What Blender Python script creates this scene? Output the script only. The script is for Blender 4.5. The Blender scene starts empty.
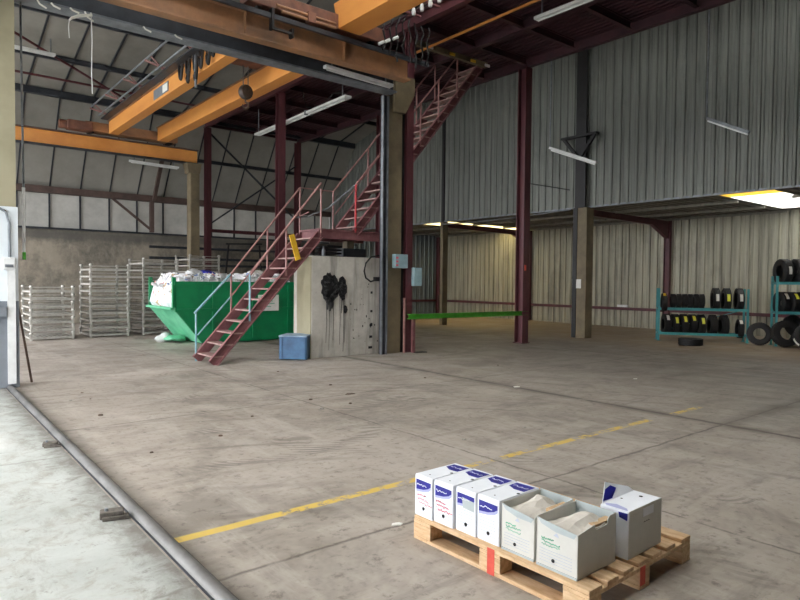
import bpy, bmesh, math, random
from mathutils import Vector as V, Matrix
R = random.Random(7)
PI = math.pi
C = bpy.context.scene.collection
BASE = {}

# ------------------------------------------------------------------ mesh builder
class MB:
    def __init__(s): s.v = []; s.f = []
    def add(s, vs, fs):
        n = len(s.v); s.v += [tuple(a) for a in vs]; s.f += [tuple(n + i for i in f) for f in fs]; return s
    def box(s, x0, x1, y0, y1, z0, z1, M=None):
        vs = [V((x, y, z)) for z in (z0, z1) for y in (y0, y1) for x in (x0, x1)]
        if M is not None: vs = [M @ a for a in vs]
        return s.add(vs, [(0, 2, 3, 1), (4, 5, 7, 6), (0, 1, 5, 4), (2, 6, 7, 3), (0, 4, 6, 2), (1, 3, 7, 5)])
    @staticmethod
    def frame(a, b, up=(0, 0, 1)):
        d = (b - a).normalized(); up = V(up)
        if abs(d.dot(up)) > .98: up = V((0, 1, 0)) if abs(d.y) < .9 else V((1, 0, 0))
        sx = d.cross(up).normalized(); return d, sx, sx.cross(d)
    def beam(s, a, b, w, h, up=(0, 0, 1)):
        a = V(a); b = V(b); d, sx, u = s.frame(a, b, up)
        vs = [p + sx * (i * w / 2) + u * (j * h / 2) for p in (a, b) for i, j in ((-1, -1), (1, -1), (1, 1), (-1, 1))]
        return s.add(vs, [(3, 2, 1, 0), (4, 5, 6, 7), (0, 1, 5, 4), (1, 2, 6, 5), (2, 3, 7, 6), (3, 0, 4, 7)])
    def ibeam(s, a, b, w, h, t=.014, tw=.01, up=(0, 0, 1)):
        a = V(a); b = V(b); d, sx, u = s.frame(a, b, up)
        s.beam(a + u * (h / 2 - t / 2), b + u * (h / 2 - t / 2), w, t, up)
        s.beam(a - u * (h / 2 - t / 2), b - u * (h / 2 - t / 2), w, t, up)
        return s.beam(a, b, tw, h - 2 * t, up)
    def channel(s, a, b, w, h, t=.012, side=1, up=(0, 0, 1)):
        a = V(a); b = V(b); d, sx, u = s.frame(a, b, up)
        s.beam(a + u * (h / 2 - t / 2), b + u * (h / 2 - t / 2), w, t, up)
        s.beam(a - u * (h / 2 - t / 2), b - u * (h / 2 - t / 2), w, t, up)
        o = sx * side * (w / 2 - t / 2)
        return s.beam(a + o, b + o, t, h - 2 * t, up)
    def path(s, pts, r, n=8, closed=False):
        pts = [V(p) for p in pts]; m = len(pts); rings = []
        for i, p in enumerate(pts):
            q0 = pts[i - 1] if (i or closed) else p; q1 = pts[(i + 1) % m] if (i < m - 1 or closed) else p
            d, sx, u = s.frame(q0, q1)
            rr = r[i] if isinstance(r, (list, tuple)) else r
            rings.append([p + (sx * math.cos(k * 2 * PI / n) + u * math.sin(k * 2 * PI / n)) * rr for k in range(n)])
        vs = [q for g in rings for q in g]; fs = []
        for i in range(m if closed else m - 1):
            j = (i + 1) % m
            for k in range(n): fs.append((i * n + k, i * n + (k + 1) % n, j * n + (k + 1) % n, j * n + k))
        if not closed: fs += [tuple(range(n - 1, -1, -1)), tuple((m - 1) * n + k for k in range(n))]
        return s.add(vs, fs)
    def tube(s, a, b, r, n=10): return s.path([a, b], r, n)
    def prism(s, poly, axis, a, b):
        def P(p, t):
            return (t, p[0], p[1]) if axis == 'x' else ((p[0], t, p[1]) if axis == 'y' else (p[0], p[1], t))
        n = len(poly); vs = [P(p, a) for p in poly] + [P(p, b) for p in poly]
        fs = [tuple(range(n)), tuple(range(2 * n - 1, n - 1, -1))] + [(i, n + i, n + (i + 1) % n, (i + 1) % n) for i in range(n)]
        return s.add(vs, fs)
    def lathe(s, prof, n=32, M=None, closed=True):
        vs = []; m = len(prof)
        for k in range(n):
            a = 2 * PI * k / n
            for r, z in prof: vs.append(V((r * math.cos(a), r * math.sin(a), z)))
        if M is not None: vs = [M @ q for q in vs]
        fs = []
        for k in range(n):
            k2 = (k + 1) % n
            for i in range(m if closed else m - 1):
                j = (i + 1) % m; fs.append((k * m + i, k2 * m + i, k2 * m + j, k * m + j))
        return s.add(vs, fs)
    def corr(s, a, b, up, n, pitch=.25, depth=.035):
        """ribbed sheet: runs from a to b, extends along up (vector), ribs rise along n"""
        a = V(a); b = V(b); up = V(up); n = V(n).normalized(); L = (b - a).length; d = (b - a) / L
        xs = []; t = 0
        while t < L:
            for q, h in ((0, 0), (.30, 0), (.38, .35), (.46, 0), (.62, 0), (.70, 1), (.92, 1)):
                if t + q * pitch < L: xs.append((t + q * pitch, h * depth))
            t += pitch
        xs.append((L, 0)); vs = []; fs = []
        for x, h in xs: vs += [a + d * x + n * h, a + d * x + n * h + up]
        for i in range(len(xs) - 1): fs.append((2 * i, 2 * i + 2, 2 * i + 3, 2 * i + 1))
        return s.add(vs, fs)
    def build(s, name, mat, parent=None, label=None, smooth=False, bevel=0, solid=0):
        me = bpy.data.meshes.new(name)
        b = BASE.get(parent.name, V()) if parent is not None else V()
        me.from_pydata([tuple(V(q) - b) for q in s.v], [], s.f)
        bm = bmesh.new(); bm.from_mesh(me)
        if not solid: bmesh.ops.recalc_face_normals(bm, faces=bm.faces)
        bm.to_mesh(me); bm.free()
        me.materials.append(mat)
        if smooth:
            me.shade_smooth() if smooth is True else me.polygons.foreach_set('use_smooth', [True] * len(me.polygons))
            if smooth == 'auto':
                try: me.set_sharp_from_angle(angle=math.radians(38))
                except Exception: pass
        o = bpy.data.objects.new(name, me); C.objects.link(o)
        if parent is not None: o.parent = parent; BASE[o.name] = b
        if label: o['label'] = label
        if solid:
            m = o.modifiers.new('s', 'SOLIDIFY'); m.thickness = solid; m.offset = 0
        if bevel:
            m = o.modifiers.new('b', 'BEVEL'); m.width = bevel; m.segments = 2; m.limit_method = 'ANGLE'
        return o

def thing(name, label, cat, base=(0, 0, 0), group=None):
    o = bpy.data.objects.new(name, None); C.objects.link(o); o.location = base
    o.empty_display_size = .1; BASE[o.name] = V(base)
    o['label'] = label; o['category'] = cat
    if group: o['group'] = group
    return o
def tag(o, label, cat, group=None):
    o['label'] = label; o['category'] = cat
    if group: o['group'] = group
    return o
def struct(o, label=None):
    o['kind'] = 'structure'
    if label: o['label'] = label
    return o
def dup(root, loc, rot=None, label=None, group=None):
    r = root.copy(); C.objects.link(r); r.location = loc
    if rot is not None: r.rotation_euler = rot
    if label: r['label'] = label
    if group: r['group'] = group
    for ch in list(root.children):
        c = ch.copy(); C.objects.link(c); c.parent = r
        for g in list(ch.children):
            d = g.copy(); C.objects.link(d); d.parent = c
    return r

# ------------------------------------------------------------------ materials
def lin(c):
    return tuple(((x / 255 + .055) / 1.055) ** 2.4 if x / 255 > .04045 else x / 255 / 12.92 for x in c)
class NT:
    def __init__(s, name):
        s.m = bpy.data.materials.new(name); s.m.use_nodes = True; s.t = s.m.node_tree
        s.b = s.t.nodes['Principled BSDF']; s.out = s.t.nodes['Material Output']
        s.co = s.n('ShaderNodeTexCoord').outputs['Object']
    def n(s, k, **kw):
        x = s.t.nodes.new(k)
        for a, b in kw.items(): setattr(x, a, b)
        return x
    def l(s, a, b): s.t.links.new(a, b)
    def put(s, sock, v):
        if isinstance(v, bpy.types.NodeSocket): s.l(v, sock)
        elif isinstance(v, (tuple, list)) and len(v) == 3 and sock.type == 'RGBA': sock.default_value = (*v, 1)
        else: sock.default_value = v
    def math(s, op, a, b=0., c=None):
        x = s.n('ShaderNodeMath', operation=op); s.put(x.inputs[0], a); s.put(x.inputs[1], b)
        if c is not None: s.put(x.inputs[2], c)
        return x.outputs[0]
    def mix(s, f, a, b, mode='MIX'):
        x = s.n('ShaderNodeMix', data_type='RGBA', blend_type=mode)
        s.put(x.inputs[0], f); s.put(x.inputs[6], a); s.put(x.inputs[7], b); return x.outputs[2]
    def noise(s, scale, detail=4, rough=.6, vec=None, sc=None, dist=0):
        x = s.n('ShaderNodeTexNoise'); x.inputs['Scale'].default_value = scale
        x.inputs['Detail'].default_value = detail; x.inputs['Roughness'].default_value = rough
        x.inputs['Distortion'].default_value = dist
        v = vec or s.co
        if sc:
            mp = s.n('ShaderNodeMapping'); mp.inputs['Scale'].default_value = sc; s.l(v, mp.inputs[0]); v = mp.outputs[0]
        s.l(v, x.inputs['Vector']); return x.outputs[0]
    def ramp(s, f, a, b):
        x = s.n('ShaderNodeMapRange'); x.inputs[1].default_value = a; x.inputs[2].default_value = b; s.put(x.inputs[0], f)
        return x.outputs[0]
    def xyz(s):
        x = s.n('ShaderNodeSeparateXYZ'); s.l(s.co, x.inputs[0]); return x.outputs
    def bump(s, h, st=.3, d=.01):
        x = s.n('ShaderNodeBump'); x.inputs['Strength'].default_value = st; x.inputs['Distance'].default_value = d
        s.l(h, x.inputs['Height']); s.l(x.outputs[0], s.b.inputs['Normal'])
    def band(s, v, c, w, soft=.01):
        d = s.math('ABSOLUTE', s.math('SUBTRACT', v, c)); return s.ramp(d, w + soft, w - soft if w > soft else 0)
    def rng(s, v, a, b, soft=.03):
        return s.math('MULTIPLY', s.ramp(v, a - soft, a + soft), s.ramp(v, b + soft, b - soft))
def mat(name, c1, c2=None, scale=6, rough=.7, metal=0., sc=None, bump=.15, bscale=40, lo=.35, hi=.65, spec=.5):
    k = NT(name); c1 = lin(c1); c2 = lin(c2) if c2 else tuple(x * .75 for x in c1)
    f = k.ramp(k.noise(scale, 5, .65, sc=sc), lo, hi)
    k.put(k.b.inputs['Base Color'], k.mix(f, c1, c2)); k.b.inputs['Roughness'].default_value = rough
    k.b.inputs['Metallic'].default_value = metal; k.b.inputs['Specular IOR Level'].default_value = spec
    if bump: k.bump(k.noise(bscale, 3, .6), bump, .004)
    return k.m
M = {}
def floor_mat():
    k = NT('worn_concrete'); X, Y, Z = k.xyz()
    big = k.noise(.35, 6, .62); mid = k.noise(1.7, 8, .7); fine = k.noise(14, 6, .7); patch = k.noise(.8, 5, .7, dist=.6)
    c = k.mix(k.ramp(big, .35, .65), lin((172, 163, 153)), lin((148, 139, 129)))
    c = k.mix(k.math('MULTIPLY', k.ramp(mid, .45, .62), .7), c, lin((178, 170, 161)))
    c = k.mix(k.math('MULTIPLY', k.ramp(patch, .5, .64), .6), c, lin((116, 109, 101)))
    c = k.mix(k.math('MULTIPLY', k.ramp(fine, .52, .66), .45), c, lin((112, 105, 97)))
    scr = k.noise(2.2, 6, .75, sc=(1, .18, 1)); scr2 = k.noise(2.4, 6, .75, sc=(.2, 1, 1))
    sp = k.noise(7, 6, .75); c = k.mix(k.math('MULTIPLY', k.ramp(sp, .57, .66), .45), c, lin((98, 91, 84)))
    c = k.mix(k.math('MULTIPLY', k.ramp(scr, .52, .64), .5), c, lin((186, 179, 170)))
    c = k.mix(k.math('MULTIPLY', k.ramp(scr2, .53, .66), .5), c, lin((110, 103, 95)))
    # right part of the hall greyer and darker, dusty sand tone in the aisle
    c = k.mix(k.math('MULTIPLY', k.ramp(X, 5, 11), .5), c, lin((116, 111, 104)))
    c = k.mix(k.math('MULTIPLY', k.ramp(k.math('ADD', X, k.math('MULTIPLY', mid, 2)), 14.5, 16.5), .7), c, lin((165, 146, 122)))
    # tyre tracks: chevron prints along curved bands
    wob = k.noise(.45, 2, .5)
    for ax, off, amp, w in ((Y, 5.2, 3.0, .13), (Y, 6.4, 3.4, .12), (X, 3.4, 4.0, .12), (X, 5.0, 4.5, .13), (Y, 8.2, 2.2, .13)):
        v = k.math('ADD', ax, k.math('MULTIPLY', k.math('SUBTRACT', wob, .5), amp))
        bd = k.band(v, off, w, .03)
        oth = X if ax == Y else Y
        tread = k.math('GREATER_THAN', k.math('SINE', k.math('MULTIPLY', k.math('ADD', oth, v), 55)), .1)
        br = k.ramp(k.noise(.9, 2, .5), .5, .58)
        c = k.mix(k.math('MULTIPLY', k.math('MULTIPLY', k.math('MULTIPLY', bd, tread), br), .38), c, lin((84, 79, 74)))
    # long arcs from manoeuvring
    w2 = k.n('ShaderNodeTexWave', wave_type='RINGS', rings_direction='Z'); w2.inputs['Scale'].default_value = .55; w2.inputs['Distortion'].default_value = 3.5
    w2.inputs['Detail'].default_value = 2; w2.inputs['Detail Scale'].default_value = .5
    k.l(k.co, w2.inputs['Vector'])
    arcs = k.math('MULTIPLY', k.ramp(w2.outputs[1], .93, 1.), k.ramp(k.noise(.6, 3, .5), .48, .6))
    c = k.mix(k.math('MULTIPLY', arcs, .35), c, lin((92, 86, 80)))
    # slab joints and cracks
    wv = k.math('MULTIPLY', k.math('SUBTRACT', k.noise(2.2, 5, .7), .5), .09)
    Yw = k.math('ADD', Y, wv); Xw = k.math('ADD', X, wv)
    br2 = k.ramp(k.noise(3, 3, .6), .3, .45)
    J = None
    for a, cc, w in ((Yw, 3.08, .010), (Yw, 7.10, .010), (Yw, 13.2, .012), (Xw, 7.2, .035), (Xw, 12.4, .015), (Xw, 4.1, .006)):
        j = k.band(a, cc, w, .012); J = j if J is None else k.math('MAXIMUM', J, j)
    J = k.math('MULTIPLY', J, br2)
    c = k.mix(k.math('MULTIPLY', J, .75), c, lin((74, 68, 62)))
    wide = k.math('MULTIPLY', k.band(Xw, 7.2, .11, .06), k.ramp(k.noise(1.3, 4, .7), .35, .55))
    wide2 = k.math('MULTIPLY', k.band(Yw, 3.08, .1, .06), k.rng(X, 7.2, 13))
    c = k.mix(k.math('MULTIPLY', k.math('MAXIMUM', wide, wide2), .5), c, lin((92, 86, 79)))
    c = k.mix(k.math('MULTIPLY', k.band(Xw, 1.30, .06, .08), .6), c, lin((84, 78, 71)))
    # yellow painted line, worn through in places
    ln = k.math('MULTIPLY', k.band(k.math('ADD', Y, k.math('MULTIPLY', wv, .15)), 3.715, .042, .008),
                k.math('MAXIMUM', k.rng(X, 1.25, 6.75), k.rng(X, 7.28, 7.98)))
    worn = k.ramp(k.noise(9, 6, .75), .43, .52); worn2 = k.ramp(k.noise(2.6, 4, .65), .38, .46)
    solid = k.math('MAXIMUM', k.math('MULTIPLY', worn, worn2), k.math('MULTIPLY', k.rng(X, 1.3, 1.95), .9))
    paint = k.math('MULTIPLY', ln, solid)
    c = k.mix(k.math('MULTIPLY', paint, .9), c, lin((216, 184, 84)))
    k.put(k.b.inputs['Base Color'], c)
    dampen = k.ramp(k.noise(1.1, 4, .6, dist=.4), .45, .62)
    rr = k.math('ADD', k.math('MULTIPLY', dampen, -.14), .64)
    k.put(k.b.inputs['Roughness'], rr); k.b.inputs['Specular IOR Level'].default_value = .35
    h = k.math('SUBTRACT', k.math('ADD', k.math('MULTIPLY', fine, .5), mid), k.math('MULTIPLY', J, 1.2)); k.bump(h, .35, .006)
    return k.m
def slab_mat():
    k = NT('pale_slab_concrete')
    a = k.noise(1.2, 7, .7); b = k.noise(5, 7, .75, dist=.5); f = k.noise(30, 4, .7)
    c = k.mix(k.ramp(a, .35, .65), lin((192, 196, 192)), lin((168, 172, 167)))
    c = k.mix(k.math('MULTIPLY', k.ramp(b, .5, .66), .7), c, lin((152, 146, 134)))
    c = k.mix(k.math('MULTIPLY', k.ramp(f, .6, .75), .4), c, lin((120, 116, 108)))
    X, Y, Z = k.xyz()
    wv = k.math('MULTIPLY', k.math('SUBTRACT', k.noise(1.5, 5, .7), .5), .2)
    j = k.math('MAXIMUM', k.band(k.math('ADD', Y, wv), 6.1, .012, .012), k.band(k.math('ADD', Y, wv), 3.1, .01, .01))
    c = k.mix(k.math('MULTIPLY', j, .6), c, lin((110, 104, 95)))
    sc_ = k.noise(3, 7, .8, sc=(1, .35, 1)); c = k.mix(k.math('MULTIPLY', k.ramp(sc_, .52, .62), .55), c, lin((146, 144, 136)))
    sp = k.noise(11, 5, .7); c = k.mix(k.math('MULTIPLY', k.ramp(sp, .6, .68), .6), c, lin((116, 112, 104)))
    # grime beside the track
    c = k.mix(k.math('MULTIPLY', k.ramp(k.math('ADD', X, k.math('MULTIPLY', b, .5)), 1.2, 1.42), .75), c, lin((96, 90, 83)))
    bl = k.math('MULTIPLY', k.band(k.math('ADD', Y, wv), 7.0, .35, .1), k.ramp(X, .9, .6))
    c = k.mix(k.math('MULTIPLY', bl, .8), c, lin((228, 228, 224)))
    k.put(k.b.inputs['Base Color'], c); k.b.inputs['Roughness'].default_value = .6
    k.bump(k.math('ADD', b, k.math('MULTIPLY', f, .4)), .4, .006); return k.m
def sheet_mat(name, c1, c2, c3, axis='Y', metal=.35, rough=.5, stain=.6):
    k = NT(name); X, Y, Z = k.xyz(); A = Y if axis == 'Y' else X
    sc = (3., 3., .10)
    st = k.noise(2.2, 6, .7, sc=sc); st2 = k.noise(7, 4, .6, sc=(1, 1, .06))
    w = k.n('ShaderNodeTexWhiteNoise', noise_dimensions='1D'); k.l(k.math('FLOOR', k.math('DIVIDE', A, 1.0)), w.inputs['W'])
    c = k.mix(k.ramp(st, .35, .65), lin(c1), lin(c2))
    c = k.mix(k.math('MULTIPLY', k.ramp(st2, .5, .72), stain), c, lin(c3))
    c = k.mix(k.math('MULTIPLY', w.outputs[0], .22), c, lin(c2))
    blot = k.ramp(k.noise(.8, 5, .7), .52, .68)
    c = k.mix(k.math('MULTIPLY', blot, .3), c, lin(c3))
    # sheet laps
    fr = k.math('FRACT', k.math('DIVIDE', A, 1.0)); lap = k.ramp(fr, .03, .0)
    c = k.mix(k.math('MULTIPLY', lap, .5), c, lin(tuple(x * .5 for x in c3)))
    k.put(k.b.inputs['Base Color'], c); k.b.inputs['Metallic'].default_value = metal
    k.b.inputs['Roughness'].default_value = rough; return k.m
def panel_mat(name, col, tr, dirt=.5, seams=None, tcol=None, scale=1.2):
    """dirty daylight sheet: diffuse + translucent"""
    k = NT(name); k.t.nodes.remove(k.b)
    n = k.ramp(k.noise(scale, 6, .7), .35, .7); c = k.mix(k.math('MULTIPLY', n, dirt), lin(col), lin(tuple(x * .5 for x in col)))
    if seams:
        X, Y, Z = k.xyz(); fr = k.math('FRACT', k.math('ADD', k.math('DIVIDE', X, seams), .0))
        s_ = k.math('ABSOLUTE', k.math('SUBTRACT', fr, .5)); c = k.mix(k.ramp(s_, .475, .49), c, lin((28, 28, 30)))
    d = k.n('ShaderNodeBsdfDiffuse'); t = k.n('ShaderNodeBsdfTranslucent'); k.put(d.inputs[0], c)
    tc = c if tcol is None else k.mix(k.math('MULTIPLY', n, dirt * .4), lin(tcol), lin(tuple(x * .7 for x in tcol)))
    k.put(t.inputs[0], tc); mx = k.n('ShaderNodeMixShader'); mx.inputs[0].default_value = tr
    k.l(d.outputs[0], mx.inputs[1]); k.l(t.outputs[0], mx.inputs[2]); k.l(mx.outputs[0], k.out.inputs[0]); return k.m
def block_mat():
    k = NT('stained_block_concrete')
    a = k.noise(1.6, 7, .7); d = k.noise(4, 5, .6, sc=(1, 1, .12)); f = k.noise(22, 4, .7)
    c = k.mix(k.ramp(a, .35, .65), lin((196, 192, 184)), lin((166, 162, 153)))
    c = k.mix(k.math('MULTIPLY', k.ramp(d, .50, .66), .65), c, lin((104, 100, 93)))
    c = k.mix(k.math('MULTIPLY', k.ramp(f, .6, .75), .4), c, lin((110, 105, 98)))
    k.put(k.b.inputs['Base Color'], c); k.b.inputs['Roughness'].default_value = .85; k.bump(f, .3, .006); return k.m
def wallback_mat():
    k = NT('rough_back_wall_concrete')
    a = k.noise(.9, 8, .75); b = k.noise(3.5, 6, .7, sc=(1, 1, .4)); X, Y, Z = k.xyz()
    c = k.mix(k.ramp(a, .4, .6), lin((148, 140, 126)), lin((104, 100, 92)))
    c = k.mix(k.math('MULTIPLY', k.ramp(b, .5, .7), .6), c, lin((168, 160, 145)))
    top = k.math('MULTIPLY', k.band(k.math('ADD', Z, k.math('MULTIPLY', a, .3)), 3.2, .18, .1), .75)
    c = k.mix(top, c, lin((88, 86, 82)))
    k.put(k.b.inputs['Base Color'], c); k.b.inputs['Roughness'].default_value = .9; k.bump(b, .5, .02); return k.m
def wood_mat():
    k = NT('pallet_wood')
    g = k.noise(3, 6, .65, sc=(12, 2.2, 12)); b = k.noise(2.5, 3, .6); f = k.noise(30, 3, .6)
    c = k.mix(k.ramp(g, .35, .65), lin((230, 200, 162)), lin((200, 162, 120)))
    c = k.mix(k.math('MULTIPLY', k.ramp(b, .5, .72), .6), c, lin((150, 122, 94)))
    c = k.mix(k.math('MULTIPLY', k.ramp(f, .62, .75), .3), c, lin((112, 82, 54)))
    k.put(k.b.inputs['Base Color'], c); k.b.inputs['Roughness'].default_value = .75; k.bump(g, .3, .002); return k.m
def rubbish_mat():
    k = NT('mixed_waste'); v = k.n('ShaderNodeTexVoronoi'); v.inputs['Scale'].default_value = 9; k.l(k.co, v.inputs['Vector'])
    cr = k.n('ShaderNodeValToRGB'); k.l(k.math('FRACT', k.math('MULTIPLY', k.n_sep(v.outputs['Color']), 7.3)), cr.inputs[0])
    e = cr.color_ramp; e.interpolation = 'CONSTANT'
    cols = ((0, (228, 230, 234)), (.3, (206, 208, 212)), (.5, (182, 160, 130)), (.58, (236, 236, 240)), (.74, (120, 140, 180)), (.78, (214, 214, 214)), (.92, (196, 110, 104)), (.94, (240, 240, 244)))
    e.elements[0].position = 0; e.elements[0].color = (*lin(cols[0][1]), 1); e.elements[1].position = .3; e.elements[1].color = (*lin(cols[1][1]), 1)
    for p, cc in cols[2:]:
        q = e.elements.new(p); q.color = (*lin(cc), 1)
    k.l(cr.outputs[0], k.b.inputs['Base Color']); k.b.inputs['Roughness'].default_value = .6; k.bump(k.noise(18, 4, .7), .6, .03); return k.m
NT.n_sep = lambda s, c: (lambda x: (s.l(c, x.inputs[0]), x.outputs[0])[1])(s.n('ShaderNodeSeparateColor'))

M['floor'] = floor_mat(); M['slab'] = slab_mat(); M['block'] = block_mat(); M['wallback'] = wallback_mat(); M['wood'] = wood_mat()
M['sheet'] = sheet_mat('galvanised_sheet', (130, 133, 127), (106, 109, 104), (74, 77, 73), metal=.3)
M['sheetlow'] = sheet_mat('weathered_aisle_sheet', (186, 182, 162), (146, 143, 128), (92, 91, 84), metal=.2, stain=.7)
M['sheetblue'] = sheet_mat('dull_end_sheet', (124, 134, 138), (100, 108, 112), (74, 80, 84), axis='X', metal=.3)
M['roofsheet'] = sheet_mat('roof_underside_sheet', (134, 130, 118), (112, 109, 100), (80, 78, 72), axis='Y', metal=.2)
M['band'] = panel_mat('white_daylight_panel', (190, 190, 186), .16, .45, tcol=(196, 194, 188))
M['steep'] = panel_mat('grey_daylight_panel', (156, 154, 148), .14, .4, scale=.5)
M['sky_white'] = panel_mat('clear_rooflight', (250, 250, 246), .9, .08)
M['sky_yellow'] = panel_mat('yellowed_rooflight', (240, 214, 140), .6, .15, tcol=(244, 218, 136))
M['sky_warm'] = panel_mat('warm_rooflight', (246, 236, 206), .85, .15, tcol=(246, 234, 196))
M['dark_roof'] = mat('dark_red_roof_steel', (92, 48, 52), (66, 36, 40), .8, .7)
M['purple'] = mat('dark_purple_red_steel', (72, 38, 46), (52, 28, 36), 2, .6)
M['red'] = mat('red_oxide_paint', (98, 50, 56), (78, 42, 49), 2.5, .5, sc=(2, 2, .5))
M['stair'] = mat('worn_red_oxide_paint', (132, 88, 90), (104, 62, 66), 4, .6)
M['tread'] = mat('scuffed_tread_steel', (172, 146, 140), (136, 98, 96), 6, .55, .2)
M['rail'] = mat('faded_rail_paint', (166, 128, 124), (138, 96, 94), 7, .5)
M['railblue'] = mat('turquoise_rail_paint', (104, 158, 172), (140, 170, 180), 9, .5)
M['olive'] = mat('olive_brown_paint', (124, 112, 88), (98, 88, 70), 2, .65)
M['darksteel'] = mat('dark_blue_grey_steel', (62, 66, 74), (46, 50, 56), 3, .5, .3)
M['greysteel'] = mat('grey_painted_steel', (134, 140, 146), (104, 108, 114), 4, .45, .3)
M['black'] = mat('black_paint', (34, 33, 36), (24, 24, 26), 5, .55)
M['brown'] = mat('brown_girt_paint', (92, 74, 68), (72, 58, 54), 3, .65)
M['orange'] = mat('orange_crane_paint', (230, 160, 84), (212, 140, 72), 1.2, .45, sc=(1, .3, 1))
M['orangedirty'] = mat('grimy_orange_crane_paint', (166, 120, 84), (122, 92, 70), 1.5, .5)
M['carriage'] = mat('rusty_carriage_paint', (128, 84, 66), (96, 62, 52), 5, .6)
M['galv'] = mat('galvanised_stillage_steel', (196, 194, 188), (160, 158, 152), 5, .45, .35)
M['white'] = mat('white_enamel', (226, 228, 228), (204, 206, 206), 4, .4)
M['whitewall'] = mat('white_wall_paint', (226, 232, 236), (204, 212, 218), 1.2, .7)
M['greywall'] = mat('grey_dado_paint', (124, 130, 138), (104, 110, 118), 1.5, .6)
M['pierwall'] = mat('olive_render', (158, 152, 128), (138, 132, 108), .9, .85)
M['skip'] = mat('green_skip_paint', (18, 142, 88), (10, 118, 74), 1.6, .4)
M['skipin'] = mat('pale_lit_green_paint', (110, 190, 150), (70, 160, 120), 2.5, .5)  # paler than the skip green: light from the left put into the colour
M['rubbish'] = rubbish_mat()
M['bluecrate'] = mat('blue_sheet_steel', (62, 106, 146), (46, 80, 116), 4, .45)
M['cratetop'] = mat('dusty_blue_lid', (150, 170, 188), (112, 136, 160), 6, .6)
M['green'] = mat('bright_green_paint', (84, 172, 56), (66, 146, 44), 4, .5)
M['cabinet'] = mat('grey_blue_enamel', (156, 184, 192), (136, 164, 172), 5, .4)
M['tar'] = mat('black_tar', (34, 34, 36), (20, 20, 22), 8, .45, bump=.6, bscale=25)
M['rubber'] = mat('tyre_rubber', (30, 30, 32), (22, 22, 24), 8, .6, bump=.3)
M['yellow'] = mat('yellow_plastic', (226, 182, 52), (206, 160, 40), 6, .5)
M['ylabel'] = mat('yellow_tyre_label', (226, 228, 84), (214, 214, 70), 6, .5, bump=0)
M['wlabel'] = mat('white_paper_label', (236, 236, 230), (222, 222, 216), 6, .6, bump=0)
M['shelf'] = mat('turquoise_rack_paint', (78, 158, 162), (58, 134, 140), 4, .45)
M['card'] = mat('white_box_card', (236, 240, 246), (226, 230, 238), 3, .65, bump=.05)
M['cardgrey'] = mat('off_white_box_card', (214, 214, 208), (202, 202, 196), 3, .7, bump=.05)
M['cardinner'] = mat('grey_blue_inner_card', (182, 192, 194), (168, 178, 180), 3, .7, bump=.05)
M['paper'] = mat('crumpled_paper', (216, 211, 202), (192, 186, 176), 7, .7, bump=.5, bscale=12)
M['brownpaper'] = mat('brown_folder_card', (196, 166, 130), (176, 146, 112), 7, .7)
M['blueink'] = mat('royal_blue_print', (30, 32, 146), (26, 28, 130), 9, .5, bump=0)
M['paleblue'] = mat('pale_lilac_print', (176, 182, 222), (166, 172, 212), 9, .5, bump=0)
M['redink'] = mat('red_marker_ink', (226, 110, 122), (214, 90, 104), 30, .5, bump=0)
M['greenink'] = mat('green_print', (92, 176, 140), (120, 190, 160), 30, .5, bump=0)
M['greyink'] = mat('pale_grey_print', (192, 200, 214), (180, 188, 204), 30, .5, bump=0)
M['hole'] = mat('dark_hole', (18, 18, 22), (14, 14, 18), 9, .8, bump=0)
M['redpaint'] = mat('red_spray_paint', (222, 92, 76), (206, 80, 66), 20, .6)
M['redpost'] = mat('bright_red_paint', (190, 52, 58), (170, 44, 50), 5, .5)
M['plate'] = mat('weathered_grey_iron', (120, 114, 106), (78, 72, 68), 14, .75, .1)
M['hookiron'] = mat('dark_greasy_iron', (78, 66, 60), (52, 46, 44), 9, .5, .2)
M['rod'] = mat('orange_brown_pipe_paint', (206, 140, 66), (184, 120, 56), 4, .5)
M['galvrail'] = mat('scuffed_track_steel', (132, 131, 130), (98, 97, 95), 5, .45, .15, sc=(1, .4, 1))
M['rust'] = mat('rusty_steel', (110, 88, 74), (84, 70, 62), 9, .7, .2)
M['plaster'] = mat('pale_stone', (176, 172, 164), (140, 136, 128), 12, .8)

# ------------------------------------------------------------------ setting: floors
b = MB(); b.box(1.17, 20.45, -8, 24.1, -.3, 0); struct(b.build('floor', M['floor']))
b = MB(); b.box(-3.2, 1.17, 10.5, 24.1, -.3, 0); struct(b.build('floor', M['floor']))
b = MB(); b.box(-3.2, 1.17, -8, 10.5, -.3, .002); struct(b.build('floor', M['slab']))
b = MB(); b.box(-45, -3.2, -40, 50, -.4, -.03); struct(b.build('ground', M['slab']))
b = MB(); b.box(-3.2, 40, -40, -8.1, -.4, -.03); struct(b.build('ground', M['slab']))

# right wall above the aisle
b = MB()
for y0, y1 in ((-8, 24.0),): b.corr((15.32, y0, 3.73), (15.32, y1, 3.73), (0, 0, 6.3), (-1, 0, 0), .25, .03)
struct(b.build('wall_right', M['sheet'], solid=.006))
b = MB(); b.beam((15.33, -8, 3.74), (15.33, 24, 3.74), .07, .05); struct(b.build('trim_1', M['greysteel']))
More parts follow.
